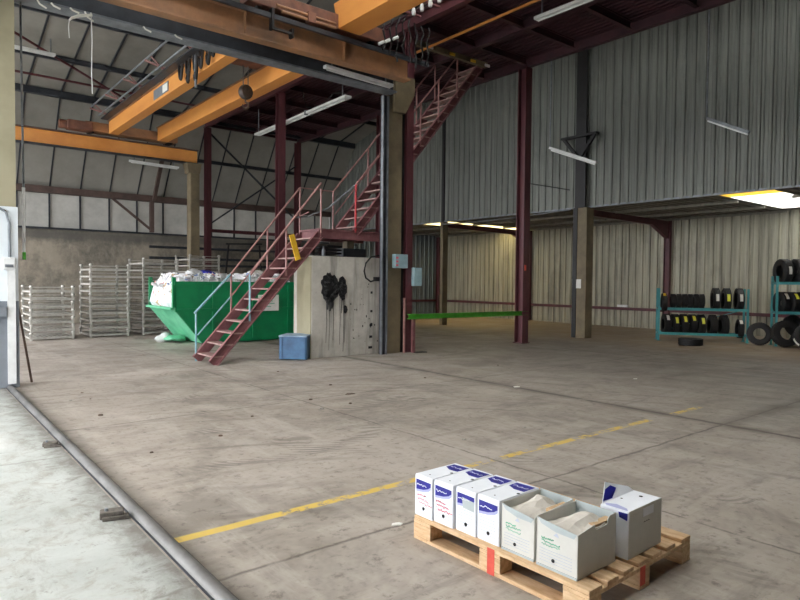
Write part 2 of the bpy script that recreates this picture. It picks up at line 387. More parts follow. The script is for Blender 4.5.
# aisle: outer wall, end wall, roof, rooflights
b = MB()
for y0, y1 in ((-8, 24.0),): b.corr((20.45, y0, 0), (20.45, y1, 0), (0, 0, 3.9), (-1, 0, 0), .27, .05)
struct(b.build('wall_aisle', M['sheetlow'], solid=.006))
b = MB(); b.corr((15.3, 22.3, 0), (20.42, 22.3, 0), (0, 0, 3.8), (0, -1, 0), .27, .045); struct(b.build('wall_aisle_end', M['sheetblue'], solid=.006))
b = MB(); b.beam((20.36, -8, .66), (20.36, 22.2, .66), .06, .1); b.beam((15.4, 22.2, .66), (20.3, 22.2, .66), .06, .1); struct(b.build('trim_2', M['red']))
b = MB()
for y0, y1 in ((-8, 5.8), (7.05, 16.6), (18.2, 24.0)): b.corr((20.45, y0, 3.80), (20.45, y1, 3.80), (-5.1, 0, 0), (0, 0, -1), .25, .035)
struct(b.build('ceiling_aisle', M['roofsheet'], solid=.008))
b = MB(); b.box(16.5, 19.9, 5.8, 7.05, 3.79, 3.80); struct(b.build('window_1', M['sky_white']))
b = MB(); b.box(15.36, 16.5, 5.8, 7.05, 3.79, 3.80); struct(b.build('window_2', M['sky_yellow']))
b = MB(); b.box(19.9, 20.45, 5.8, 7.05, 3.78, 3.80); struct(b.build('ceiling_aisle', M['roofsheet']))
b = MB(); b.box(15.36, 20.45, 16.6, 18.2, 3.79, 3.80); struct(b.build('window_3', M['sky_warm']))
b = MB()
for x in (17.0, 18.7, 20.25):
    for y0, y1 in ((-8, 5.8), (7.05, 16.6), (18.2, 22.3)): b.beam((x, y0, 3.73), (x, y1, 3.73), .05, .07)
struct(b.build('trim_3', M['roofsheet']))

# back wall of the far hall: concrete, daylight panels, mansard roof
b = MB(); b.box(-3.2, 15.33, 24.0, 24.3, 0, 3.26); b.box(15.33, 20.45, 24.0, 24.3, 0, 3.9); struct(b.build('wall_back', M['wallback']))
b = MB(); b.box(-3.2, 15.4, 24.02, 24.05, 3.26, 4.6); struct(b.build('window_4', M['band']))
c55, s55 = math.cos(math.radians(55)), math.sin(math.radians(55))
b = MB(); b.add([(-3.2, 24.0, 4.55), (15.4, 24.0, 4.55), (15.4, 22.0, 7.41), (-3.2, 22.0, 7.41)], [(0, 1, 2, 3)])
struct(b.build('window_5', M['steep'], solid=.02))
rz = lambda y: 7.41 + (22.0 - y) * math.tan(math.radians(14))
b = MB(); b.add([(-3.2, 22.0, 7.41), (15.4, 22.0, 7.41), (15.4, 10.7, rz(10.7)), (-3.2, 10.7, rz(10.7))], [(0, 1, 2, 3)])
struct(b.build('ceiling_far', M['steep'], solid=.02))
b = MB()
b.beam((-3.2, 23.95, 3.26), (15.2, 23.95, 3.26), .1, .06)
for i in range(20):
    x = -2.6 + i * .95
    if x < 15.2: b.beam((x, 23.98, 3.28), (x, 23.98, 4.5), .05, .05)
struct(b.build('trim_4', M['darksteel']))
b = MB(); b.beam((-3.2, 23.85, 4.54), (15.2, 23.85, 4.54), .25, .22); struct(b.build('trim_5', M['brown']))
b = MB()
for i in range(20):
    x = -2.6 + i * .95
    if x < 15.2:
        b.beam((x, 23.96, 4.6), (x, 22.0, 7.38), .04, .05)
        b.beam((x, 22.0, 7.37), (x, 10.75, rz(10.75) - .04), .04, .05)
struct(b.build('trim_6', M['darksteel']))
b = MB()
b.beam((-3.2, 21.95, 7.3), (15.2, 21.95, 7.3), .16, .2)
b.beam((-3.2, 22.93, 6.0), (15.2, 22.93, 6.0), .08, .12)
for y in (20.0, 18.0, 16.0, 14.0, 12.0): b.beam((-3.2, y, rz(y) - .1), (15.2, y, rz(y) - .1), .08, .14)
struct(b.build('trim_7', M['darksteel']))
# roof bracing and tie rods
b = MB()
b.tube((2.4, 19.0, 7.95), (6.4, 21.6, 7.2), .035); b.tube((-1, 20.9, 7.5), (8.6, 20.9, 7.45), .035)
b.tube((2.4, 20.8, 7.55), (-1.5, 17.0, 8.4), .035)
struct(b.build('trim_8', M['red']))

# white pier wall on the left between the halls
p = MB(); p.box(-3.2, 1.35, 10.35, 10.75, 1.24, 2.58); wl = struct(p.build('wall_left', M['whitewall']))
p = MB(); p.box(-3.2, 1.355, 10.34, 10.76, 0, 1.24); struct(p.build('wall_left', M['greywall']))
p = MB(); p.box(-3.2, 1.33, 10.36, 10.74, 2.58, 9.6); struct(p.build('wall_left', M['pierwall']))
# outer left walls above the open bays, back wall and near roof
p = MB(); p.corr((-3.2, -8, 4.6), (-3.2, 10.4, 4.6), (0, 0, 5.4), (1, 0, 0)); p.corr((-3.2, -8, 0), (-3.2, 2.5, 0), (0, 0, 4.6), (1, 0, 0)); p.corr((-3.2, 10.4, 6.4), (-3.2, 24, 6.4), (0, 0, 4), (1, 0, 0))
for y in (-8, 10.55, 23.6): p.box(-3.4, -3.0, y, y + .4, 0, 6.5)
struct(p.build('wall_side', M['sheet']))
p = MB(); p.corr((-3.2, -8, 0), (3.0, -8, 0), (0, 0, 10), (0, 1, 0)); p.corr((9.0, -8, 0), (20.4, -8, 0), (0, 0, 10), (0, 1, 0)); p.corr((3.0, -8, 0), (9.0, -8, 0), (0, 0, 10), (0, 1, 0))
struct(p.build('wall_near', M['sheet']))
p = MB()
p.box(8.8, 15.4, -8, 10.7, 10.0, 10.06)
for y0, y1 in ((-8, .4), (2.0, 3.6), (5.4, 7.0), (8.8, 10.7)): p.box(-3.2, 8.8, y0, y1, 10.0, 10.06)
struct(p.build('ceiling_near', M['dark_roof']))
for i, (y0, y1) in enumerate(((.4, 2.0), (3.6, 5.4), (7.0, 8.8))):
    p = MB(); p.box(-3.2, 8.8, y0, y1, 10.0, 10.03); struct(p.build('window_%d' % (6 + i), M['sky_white']))  # unseen rooflights, added and sized to bring daylight from above left

# ------------------------------------------------------------------ platform, columns, beams
pl = thing('steel_platform', 'dark red steel mezzanine deck on columns under the hall roof, stairs leading up to it', 'platform', (10.65, 10.5, 7.05))
b = MB(); b.box(8.65, 12.65, 2.4, 22.1, 7.32, 7.36)
for i in range(27): b.beam((8.7 + i * .15, 2.4, 7.31), (8.7 + i * .15, 22.1, 7.31), .05, .03)
b.build('deck', M['purple'], pl)
for x, mm in ((8.72, 'red'), (10.65, 'purple'), (12.56, 'purple')):
    MB().ibeam((x, 2.4, 7.17), (x, 22.05, 7.17), .14, .24).build('main_beam', M[mm], pl)
for i in range(13):
    y = 4.63 + i * 1.45
    if y < 22.2: MB().ibeam((8.8, y, 7.2), (12.5, y, 7.2), .1, .18).build('joist', M['purple'], pl)

def column(x, y, z1, w, h, m, label, cat='column', plate=True, group=None, z0=0):
    t = thing('steel_column', label, cat, (x, y, z0), group)
    MB().ibeam((x, y, z0), (x, y, z1), w, h, .02, .016, up=(0, 1, 0)).build('shaft', m, t)
    if plate: MB().box(x - w * .62, x + w * .62, y - h * .62, y + h * .62, z0, z0 + .02).build('base_plate', m, t)
    return t
column(8.80, 10.6, 7.05, .18, .12, M['red'], 'dark red steel column beside the olive one, carrying a green bar')
t = column(12.58, 10.5, 7.05, .24, .26, M['red'], 'freestanding dark red steel column at the right end of the green bar')
MB().box(12.50, 12.56, 10.35, 10.368, 1.88, 2.02).build('warning_sticker', M['redpaint'], t, 'small orange red sticker')
column(8.8, 16.5, 7.05, .22, .22, M['red'], 'dark red steel column rising behind the skip, lamp batten crossing behind it')
column(12.5, 16.5, 7.05, .22, .22, M['red'], 'dark red steel column hidden mostly by the olive column, under the platform')
column(8.8, 22.0, 7.05, .2, .2, M['red'], 'dark red steel column near the back wall beside the crane runway end')
column(12.5, 22.0, 7.05, .2, .2, M['red'], 'slim dark red steel column at the far corner of the platform')
# olive column with bracket head and sliding-door guide
t = thing('steel_column', 'olive brown steel column with bracket head at the right corner of the concrete block', 'column', (8.4, 10.65, 0))
MB().box(8.21, 8.6, 10.58, 10.72, 0, 5.56).build('shaft', M['olive'], t, bevel=.01)
MB().prism([(8.3, 5.2), (8.6, 5.2), (8.86, 5.65), (8.86, 6.0), (8.32, 6.0)], 'y', 10.48, 10.56).build('head_bracket', M['olive'], t)
MB().ibeam((8.66, 10.66, 0), (8.66, 10.66, 5.6), .06, .1, .01, .01, up=(0, 1, 0)).build('cable_strip', M['black'], t, 'black strip')
t = thing('door_guide', 'dull grey steel door guide channel standing in front of the concrete block end', 'guide rail', (8.1, 10.56, 0))
MB().box(8.05, 8.13, 10.53, 10.64, 0, 5.5).build('channel', M['darksteel'], t)
for x in (8.03, 8.16): MB().box(x - .012, x + .012, 10.5, 10.57, 0, 5.5).build('flange', M['greysteel'], t)
# aisle-line posts
t = thing('steel_column', 'tall olive and black steel post with white notice, in front of the corrugated aisle wall', 'column', (15.33, 10.57, 0))
MB().box(15.16, 15.5, 10.35, 10.66, 0, 3.72).build('lower_shaft', M['olive'], t, bevel=.01)
MB().box(15.14, 15.48, 10.66, 10.79, 0, 3.72).build('flange', M['black'], t)
MB().ibeam((15.3, 10.57, 3.72), (15.3, 10.57, 9.9), .34, .34, .03, .02, up=(1, 0, 0)).build('upper_shaft', M['black'], t)
MB().box(15.148, 15.158, 10.50, 10.80, 1.42, 1.68).build('notice', M['wlabel'], t, 'white paper notice')
for y_ in (10.08, 11.1): MB().beam((15.08, y_, 5.7), (15.08, 10.6, 5.1), .08, .08).build('bracket_strut', M['black'], t)
MB().box(15.0, 15.16, 10.0, 11.17, 5.7, 5.76).build('bracket_shelf', M['black'], t)
t = thing('steel_column', 'slim olive post under the aisle roof edge, seen over the green bar', 'column', (15.36, 16.45, 0))
MB().box(15.24, 15.48, 16.38, 16.52, 0, 3.72).build('lower_shaft', M['olive'], t)
MB().box(15.26, 15.46, 16.38, 16.5, 3.72, 9.9).build('upper_shaft', M['black'], t)
for x, y, l in ((20.3, 16.6, 'dark red wall column behind the freestanding red column'), (20.3, 10.66, 'dark red wall column with sloping haunch left of the tyre rack'), (20.3, 22.1, 'dark red corner column at the far end of the aisle'), (20.3, 4.8, 'dark red wall column behind the taller tyre rack')):
    t = thing('wall_column', l, 'column', (x, y, 0))
    MB().ibeam((x, y, 0), (x, y, 3.8), .14, .2, .014, .012, up=(0, 1, 0)).build('shaft', M['red'], t)
    if y < 20:
        MB().prism([(20.2, 3.1), (20.2, 3.68), (15.5, 3.72), (15.5, 3.55), (19.2, 3.5)], 'y', y - .06, y + .06).build('rafter', M['red'], t)

# header beam between the halls, runways
t = thing('header_beam', 'dark steel header beam with lower flange coloured pale as lit from below, crossing between the two halls', 'beam', (4.8, 10.55, 5.58))
MB().beam((-3.2, 10.55, 5.82), (8.3, 10.55, 5.82), .02, .44).build('web', M['darksteel'], t)
MB().box(-3.2, 8.3, 10.4, 10.7, 5.58, 5.61).build('lower_flange', M['greysteel'], t)  # paler steel than the web puts light from below into the colour
MB().box(-3.2, 8.3, 10.42, 10.68, 6.02, 6.05).build('upper_flange', M['darksteel'], t)
HEADER = t
t = thing('crane_runway', 'orange crane runway beam high in front of the header, carrying the near crane', 'beam', (4, 9.95, 5.7))
MB().beam((-3.2, 9.95, 5.9), (8.2, 9.95, 5.9), .02, .4).build('web', M['orangedirty'], t)
MB().box(-3.2, 8.2, 9.84, 10.06, 5.68, 5.71).build('lower_flange', M['orangedirty'], t)
MB().box(-3.2, 8.2, 9.84, 10.06, 6.09, 6.12).build('upper_flange', M['orangedirty'], t)
for i in range(5): MB().box(-1.4 + i * 2, -1.38 + i * 2, 9.86, 10.04, 5.71, 6.09).build('stiffener', M['orangedirty'], t)
MB().beam((-3.2, 9.95, 6.16), (8.2, 9.95, 6.16), .06, .07).build('rail', M['black'], t)
t = thing('crane_runway', 'bright orange crane runway beam along the far hall below the grey roof panels', 'beam', (2.5, 21.2, 5.54))
MB().beam((-3.0, 21.2, 5.77), (8.1, 21.2, 5.77), .02, .42).build('web', M['orange'], t)
MB().box(-3.0, 8.1, 21.06, 21.34, 5.53, 5.56).build('lower_flange', M['darksteel'], t)
MB().box(-3.0, 8.1, 21.06, 21.34, 5.98, 6.01).build('upper_flange', M['brown'], t)
t = thing('concrete_pillar', 'pale olive pillar under the end of the far orange runway beam', 'pillar', (7.95, 21.2, 0))
MB().box(7.82, 8.14, 21.05, 21.4, 0, 5.2).build('shaft', M['olive'], t, bevel=.02)
MB().prism([(7.68, 5.53), (8.2, 5.53), (8.14, 5.2), (7.76, 5.2)], 'y', 21.02, 21.42).build('corbel', M['olive'], t)
# wall trusses / braces near the back wall
t = thing('wall_truss', 'brown post with diagonal brace against the white daylight panels', 'brace', (7.35, 23.6, 3.3))
MB().beam((7.35, 23.7, 3.29), (7.35, 23.7, 4.43), .14, .14).build('post', M['brown'], t)
MB().beam((6.0, 23.7, 4.42), (7.3, 23.7, 3.4), .06, .08).build('diagonal', M['brown'], t)
MB().beam((7.4, 23.62, 4.45), (7.5, 22.15, 7.1), .12, .1).build('rafter_leg', M['brown'], t)
t = thing('cross_brace', 'dark crossed wind bracing rods between the red columns near the back', 'brace', (10.6, 22.05, 3.3))
for a, c_ in (((8.85, 22, 6.9), (12.4, 22, 4.0)), ((8.9, 22, 3.6), (12.4, 22, 6.1))): MB().beam(a, c_, .06, .05).build('rod', M['darksteel'], t)
t = thing('wall_rail', 'dark red horizontal rail running across the back behind the skip', 'rail', (10.6, 22, 3.3))
MB().ibeam((8.9, 22.0, 3.35), (12.4, 22.0, 3.35), .1, .12).build('bar', M['red'], t)
t = thing('pipe_run', 'dark horizontal pipes on stands along the rough back wall', 'pipes', (10, 23.4, 2.6))
for z in (2.75, 2.35, 2.1): MB().tube((7.2, 23.5, z), (15, 23.5, z), .05).build('pipe', M['darksteel'], t)
for x in (9.4, 12.6, 14.6): MB().beam((x, 23.6, 0), (x, 23.6, 2.9), .08, .08).build('stand', M['darksteel'], t)
t = thing('floor_frame', 'black folding frame standing at the back wall behind the skip', 'frame', (9.6, 21.3, 0))
MB().beam((9.2, 21.3, 2.85), (10.6, 21.3, 2.9), .06, .06).build('bar', M['black'], t)
for x, x2 in ((9.3, 9.0), (10.5, 10.7)): MB().beam((x, 21.3, 2.85), (x2, 21.3, 0), .05, .05).build('leg', M['black'], t)

# ------------------------------------------------------------------ far crane
t = thing('bridge_crane', 'orange double girder bridge crane spanning the far hall with handrail and hook', 'crane', (6, 16, 6.05))
def girder(x0, x1, y0, y1, z0, z1, m, par):
    g = MB().box(x0, x1, y0, y1, z0, z1).build('girder', m, par, bevel=.008)
    b = MB(); b.box(x0 - .04, x1 + .04, y0, y1, z1 - .0, z1 + .02); b.build('top_plate', M['orangedirty'], g); return g
g1 = girder(5.15, 5.42, 10.85, 20.75, 6.05, 6.42, M['orange'], t)
b = MB(); b.box(5.138, 5.15, 15.3, 16.4, 6.12, 6.36); k = b.build('capacity_plate', M['greywall'], g1, 'grey plate with pale marking')
b = MB(); b.box(5.132, 5.138, 15.36, 15.7, 6.15, 6.33); b.build('plate_mark', M['wlabel'], g1)
g2 = girder(6.62, 6.95, 10.85, 20.75, 6.05, 6.45, M['orange'], t)
MB().box(4.5, 7.3, 20.8, 21.3, 6.09, 6.36).build('end_carriage', M['orangedirty'], t, bevel=.01)
k = MB().box(4.0, 4.7, 20.72, 21.1, 6.05, 6.32).build('drive_unit', M['carriage'], t, bevel=.03)
MB().tube((3.8, 20.9, 6.18), (4.02, 20.9, 6.18), .13, 14).build('motor', M['carriage'], t)
for x in (4.7, 7.1):
    MB().tube((x, 20.95, 6.11), (x, 21.25, 6.11), .09, 14).build('wheel', M['black'], t)
MB().box(4.5, 7.3, 10.5, 10.8, 6.09, 6.36).build('end_carriage', M['orangedirty'], t, bevel=.01)
for x, z in ((4.62, 6.75), (4.82, 6.52)): MB().tube((x, 10.9, z), (x, 20.6, z), .025, 8).build('handrail', M['greysteel'], t)
MB().beam((4.98, 10.9, 6.44), (4.98, 20.6, 6.44), .2, .03).build('walkway', M['darksteel'], t)
for i in range(6):
    y = 11.5 + i * 1.75
    b = MB(); b.beam((4.5, y, 6.62), (5.1, y, 6.5), .05, .04); b.beam((4.98, y, 6.44), (4.62, y, 6.76), .03, .03); b.build('rail_bracket', M['rail'], t)
for i, (y, d) in enumerate(((14.2, .38), (13.75, .55), (13.3, .62), (13.0, .42), (12.6, .45), (12.35, .35))):
    pts = [(5.05, y - .12 + .24 * q / 10, 6.48 - d * math.sin(PI * q / 10)) for q in range(11)]
    MB().path(pts, .035, 7).build('festoon_cable', M['black'], t)
MB().tube((5.05, 13.3, 6.4), (5.05, 13.28, 5.7), .03).build('pendant_cable', M['greysteel'], t)
tr = MB().box(5.35, 6.7, 12.6, 13.6, 6.5, 6.75).build('trolley', M['carriage'], t, bevel=.02)
for dx in (-.06, .06): MB().tube((6.3 + dx, 13.5, 6.5), (6.3 + dx, 13.5, 6.05), .012, 6).build('hoist_rope', M['greysteel'], tr)
hb = MB().lathe([(0, -.08), (.15, -.08), (.17, -.03), (.17, .03), (.15, .08), (0, .08)], 20, Matrix.Translation((6.3, 13.5, 5.9)) @ Matrix.Rotation(PI / 2, 4, 'X') @ Matrix.Rotation(.2, 4, 'Y'), closed=False).build('hook_block', M['hookiron'], tr, smooth='auto')
pts = [(6.3, 13.5, 5.74)] + [(6.3 + .075 * math.sin(a), 13.5, 5.60 + .075 * math.cos(a)) for a in [x * .45 for x in range(0, 12)]]
MB().path(pts, [.025] * 9 + [.02, .016, .012, .008], 8).build('hook', M['rust'], tr, smooth='auto')
# near crane
t = thing('bridge_crane', 'rust orange bridge crane girder passing overhead on the near runway', 'crane', (6.6, 5, 6.2))
g = MB(); g.add([(6.4, 9.8, 6.24), (6.9, 9.8, 6.24), (6.9, 9.95, 6.75), (6.4, 9.95, 6.75), (6.4, -6, 6.24), (6.9, -6, 6.24), (6.9, -6, 6.75), (6.4, -6, 6.75)], [(0, 1, 2, 3), (4, 7, 6, 5), (0, 4, 5, 1), (1, 5, 6, 2), (2, 6, 7, 3), (3, 7, 4, 0)])
g.build('girder', M['orange'], t, bevel=.01)
MB().box(4.6, 7.5, 9.78, 10.1, 6.24, 6.5).build('end_carriage', M['carriage'], t, bevel=.01)
for x in (4.85, 7.25): MB().tube((x, 9.86, 6.24), (x, 10.04, 6.24), .05, 14).build('wheel', M['black'], t)
for z, x0 in ((6.2, 5.2), (6.28, 5.1)): MB().tube((x0, 9.72, z), (6.3, 9.72, z), .025).build('conduit', M['orangedirty'], t)
MB().box(5.7, 5.85, 9.66, 9.78, 6.15, 6.33).build('clamp', M['carriage'], t)
g = MB(); g.box(4.3, 4.75, -6, 9.8, 6.35, 6.8); g.build('girder', M['orangedirty'], t, bevel=.01)
t = thing('conductor_rail', 'dark conductor rail hung in front of the near orange runway', 'rail', (5, 9.72, 6.0))
MB().beam((1.0, 9.75, 6.12), (8.6, 9.75, 6.05), .05, .08).build('bar', M['darksteel'], t)
b = MB(); b.box(5.0, 5.04, 9.68, 9.8, 5.85, 6.2); b.box(5.0, 5.42, 9.68, 9.72, 5.84, 5.88); b.box(5.38, 5.42, 9.68, 9.8, 5.8, 5.95); b.build('bracket', M['black'], t)
t = thing('cable_cluster', 'tangle of dark cables and pale fittings at the runway end by the columns', 'cables', (7.9, 9.9, 6))
for i in range(8):
    x = 7.35 + .16 * i; pts = [(x + .05 * math.sin(q * 1.3 + i), 9.62 + .03 * math.cos(q + i), 6.75 - q * (.09 + .01 * (i % 3))) for q in range(9)]
    MB().path(pts, .02, 6).build('cable', M['black'], t)
for x, z in ((7.35, 6.18), (7.55, 6.28), (7.2, 6.1)): MB().tube((x, 9.6, z), (x + .1, 9.58, z + .06), .03).build('fitting', M['white'], t)
for i, y in enumerate((9.55, 9.3, 9.05, 8.8)):
    o = MB().lathe([(0, -.08), (.035, -.07), (.045, .0), (.03, .07), (0, .09)], 12, Matrix.Translation((8.02, y, 6.92)), closed=False).build('insulator', M['white'], smooth='auto')
    tag(o, 'white porcelain insulator hanging in a row under the platform edge', 'insulator', 'insulators under the platform edge')
    BASE[o.name] = V(); k = MB().tube((8.02, y, 6.99), (8.02, y, 7.16), .012, 6).build('stem', M['darksteel'], o)
t = thing('hanger_bar', 'dark bar fixed to the platform edge above the insulators', 'bar', (8.3, 9, 7.18))
MB().beam((8.02, 8.4, 7.18), (8.02, 10.2, 7.18), .05, .05).build('bar', M['stair'], t)
for y in (8.5, 9.5, 10.1): MB().beam((8.02, y, 7.18), (8.68, y, 7.18), .04, .04).build('arm', M['stair'], t)
o = MB().tube((9.49, 11.3, 6.92), (9.44, 2.6, 6.92), .03, 10).build('gas_pipe', M['rod'])
tag(o, 'thin orange brown pipe running under the dark red platform', 'pipe')
b = MB(); b.beam((8.5, 10.95, 5.9), (9.9, 10.95, 5.9), .05, .05)

# hanging lamps
def batten(name_label, a, c_, hang, m='white', w=.12, seg=1):
    a = V(a); c_ = V(c_); t = thing('batten_lamp', name_label, 'lamp', tuple((a + c_) / 2))
    MB().beam(a, c_, w, .06).build('housing', M[m], t, bevel=.006)
    MB().tube(a + V((0, 0, -.05)) + (c_ - a) * .03, c_ + V((0, 0, -.05)) - (c_ - a) * .03, .018, 8).build('tube', M['white'], t)
    for h, zt in hang:
        p = a.lerp(c_, h); MB().tube(p, (p.x, p.y, zt), .017, 6).build('hanger', M['greysteel'], t)
    return t
t = batten('long white double batten lamp hung beneath the platform behind the crane hook', (9.08, 18.6, 6.25), (8.95, 13.2, 6.25), ((.02, 7.05), (.95, 7.05)), w=.2)
for q in (.3, .62): 
    p = V((9.08, 18.6, 6.2)).lerp(V((8.95, 13.2, 6.2)), q); MB().box(p.x - .12, p.x + .12, p.y - .03, p.y + .03, 6.19, 6.31).build('clip', M['greysteel'], t)
pts = [(8.95, 13.3, 6.35), (8.98, 13.9, 6.5), (9.0, 14.7, 6.3), (9.02, 15.4, 6.45), (9.0, 15.6, 6.95)]
MB().path(pts, .012, 6).build('flex', M['black'], t)
batten('dim grey batten lamp fixed along the face of the header beam', (6.45, 10.33, 5.70), (8.1, 10.33, 5.66), ((.1, 6.0), (.9, 6.0)), m='white')
batten('white batten lamp under the platform at the top edge, with metal end bracket', (10.01, 8.1, 6.85), (10.03, 6.3, 6.85), ((.08, 7.3), (.9, 7.3)), w=.16)
batten('white batten lamp hanging by one wire in front of the black post', (12.9, 9.93, 4.99), (12.9, 8.56, 4.42), ((.0, 10.0),), w=.09)
batten('grey batten lamp hanging by a long wire in front of the upper corrugated wall', (13.2, 6.15, 5.05), (13.2, 5.3, 4.6), ((.0, 10.0),), m='greysteel', w=.07)
batten('pale batten lamp below the far runway near the back wall', (5.9, 21.3, 5.40), (7.5, 21.3, 5.36), ((.1, 5.53), (.9, 5.53)))
batten('pale batten lamp under the far roof near the olive pier', (2.3, 19.1, 7.6), (3.4, 19.1, 7.6), ((.1, 8.0), (.9, 8.0)))

# cables hanging at the left pier and from header
t = thing('drop_cable', 'thin grey conduit dropping beside the left pier with white sleeve and green tip', 'cable', (1.42, 10.6, 0))
MB().tube((1.46, 10.62, 2.9), (1.44, 10.62, 5.6), .015, 8).build('conduit', M['greysteel'], t)
MB().tube((1.46, 10.62, 1.95), (1.46, 10.62, 2.9), .022, 8).build('sleeve', M['white'], t)
MB().tube((1.46, 10.62, 1.84), (1.46, 10.62, 1.95), .024, 8).build('green_tip', M['green'], t)
t = thing('hanging_rag', 'strip of pale torn tape with dangling strings under the header beam', 'rag', (2.6, 10.4, 5.5))
pts = [(2.03, 10.36, 5.40), (2.06, 10.36, 5.44), (2.16, 10.36, 5.5), (2.34, 10.36, 5.56)]
MB().path(pts, [.014, .02, .024, .02], 6).build('tape', M['wlabel'], t)
MB().path([(2.33, 10.38, 5.6), (2.34, 10.36, 5.2), (2.33, 10.36, 4.7), (2.34, 10.36, 4.38)], .007, 5).build('string', M['white'], t)
MB().path([(2.03, 10.36, 5.4), (2.02, 10.36, 5.3), (2.03, 10.36, 5.14)], .007, 5).build('string', M['white'], t)
for i, (x, d) in enumerate(((1.62, .1), (1.8, .06), (2.05, .05), (2.25, .12), (3.1, .06), (3.6, .05))):
    o = MB().path([(x, 10.4, 5.6), (x + .03, 10.39, 5.6 - d * .6), (x + .12, 10.39, 5.6 - d)], .014, 5).build('torn_tape', M['wlabel'], HEADER, 'white torn tape')
# conduit, box and leaning stick at the white pier
t = thing('switch_box', 'white switch box with conduits on the white pier', 'switch', (1.2, 10.3, 1.7))
MB().box(1.15, 1.31, 10.27, 10.35, 1.68, 1.86).build('box', M['white'], t, bevel=.015)
MB().box(1.18, 1.28, 10.262, 10.27, 1.72, 1.76).build('cover', M['greysteel'], t)
MB().path([(1.24, 10.32, 1.86), (1.24, 10.32, 2.35), (1.2, 10.32, 2.5), (1.1, 10.32, 2.56), (.9, 10.32, 2.57)], .018, 8).build('conduit', M['greysteel'], t)
MB().box(1.21, 1.31, 10.30, 10.34, .06, 1.68).build('trunking', M['white'], t)
MB().box(1.1, 1.2, 10.26, 10.34, 1.02, 1.16).build('socket', M['greywall'], t, bevel=.01)
o = MB().beam((1.40, 10.8, 1.15), (1.56, 10.72, 0.0), .03, .03).build('wooden_stick', M['rust']); tag(o, 'thin brown stick leaning on the end of the grey and white pier', 'stick')

# ------------------------------------------------------------------ concrete block and things on it
t = thing('concrete_block', 'large grey concrete block with black tar splats under the stair landing', 'block', (7.3, 11.2, 0))
MB().box(6.44, 8.22, 10.75, 11.48, 0, 2.07).build('body', M['block'], t, bevel=.015)
MB().box(6.42, 6.44, 10.76, 11.3, 0, 2.05).build('side_render', M['pierwall'], t, 'yellowish rendered side')
def splat(cx, cz, rx, rz_, seed, drips):
    r_ = random.Random(seed); n = 40; b = MB(); pts = []
    for i in range(n):
        a = 2 * PI * i / n; k_ = 1 + .10 * r_.uniform(-1, 1) + .06 * math.sin(3 * a + seed); pts.append((cx + rx * k_ * math.cos(a), cz + rz_ * k_ * math.sin(a)))
    b.prism(pts, 'y', 10.735, 10.75)
    for i in range(n // 2):
        a = 2 * PI * i / (n // 2); rr = r_.uniform(.35, .9)
        b.path([(cx + rx * rr * math.cos(a), 10.735, cz + rz_ * rr * math.sin(a)), (cx + rx * rr * math.cos(a) * .8, 10.715, cz + rz_ * rr * math.sin(a) - .04), (cx + rx * rr * .7 * math.cos(a), 10.735, cz + rz_ * rr * math.sin(a) - .09)], [.02, .03, .012], 6)
    for dx, z1, w in drips:
        z0 = cz - rz_ * .6; b.path([(cx + dx, 10.742, z0), (cx + dx + .01, 10.74, (z0 + z1) / 2), (cx + dx - .005, 10.742, z1)], [w, w * .7, w * .5], 6)
    return b
splat(6.87, 1.42, .215, .31, 1, ((-.06, .98, .035), (0, .95, .04), (.05, 1.0, .03), (-.09, .3, .007), (-.02, .15, .006), (.08, .35, .006))).build('tar_splat', M['tar'], t, 'large round black tar splat')
splat(7.17, 1.44, .10, .22, 2, ((-.02, .9, .012), (.03, .1, .007), (.06, .3, .006), (-.06, .25, .006))).build('tar_splat', M['tar'], t, 'smaller black tar splat with long drips')
splat(7.24, 1.02, .03, .04, 3, ()).build('tar_splat', M['tar'], t)
b = MB()
for i in range(22):
    x = R.uniform(7.35, 8.1); z = R.uniform(.2, 1.5); s_ = R.uniform(.006, .02); b.box(x, x + s_, 10.742, 10.75, z, z + s_ * R.uniform(1, 3))
for z in (.12, .35, .6, .62, .9, 1.3): b.box(7.88 + R.uniform(-.03, .03), 7.95, 10.742, 10.75, z, z + .05)
b.build('tar_specks', M['tar'], t)
t = thing('cable_coil', 'black cable looping on the upper right of the concrete block front', 'cable', (7.9, 10.7, 1.7))
pts = [(8.25, 10.66, 2.1), (8.05, 10.68, 2.12), (7.85, 10.68, 2.08), (7.72, 10.68, 1.95), (7.68, 10.68, 1.78), (7.72, 10.68, 1.64), (7.85, 10.68, 1.56), (8.0, 10.68, 1.6), (8.2, 10.66, 1.6)]
MB().path(pts, .018, 7).build('cable', M['black'], t); MB().box(7.95, 8.22, 10.63, 10.72, 1.57, 1.66).build('plug', M['black'], t)
def junk(label, cat, name, x, y, fn, m): 
    b = MB(); fn(b, x, y); o = b.build(name, M[m]); return tag(o, label, cat)
junk('black upright oil can on top of the concrete block, nearest the stairs', 'can', 'oil_can', 6.7, 11.2, lambda b, x, y: b.lathe([(0, 2.07), (.07, 2.07), (.07, 2.25), (.02, 2.3), (.02, 2.36), (0, 2.36)], 14, Matrix.Translation((x, y, 0)), closed=False), 'black')
junk('heap of black hose on top of the concrete block under the landing', 'hose', 'hose_heap', 7.2, 11.3, lambda b, x, y: b.path([(x + .3 * math.cos(a * .7), y + .15 * math.sin(a * .7), 2.09 + .008 * a) for a in range(30)], .022, 7), 'black')
junk('dark toolbox standing on the concrete block at the landing end', 'toolbox', 'toolbox', 7.8, 11.4, lambda b, x, y: (b.box(x - .25, x + .35, y - .12, y + .12, 2.07, 2.28), b.path([(x - .1, y, 2.3), (x - .1, y, 2.37), (x + .2, y, 2.37), (x + .2, y, 2.3)], .012, 6)), 'darksteel')
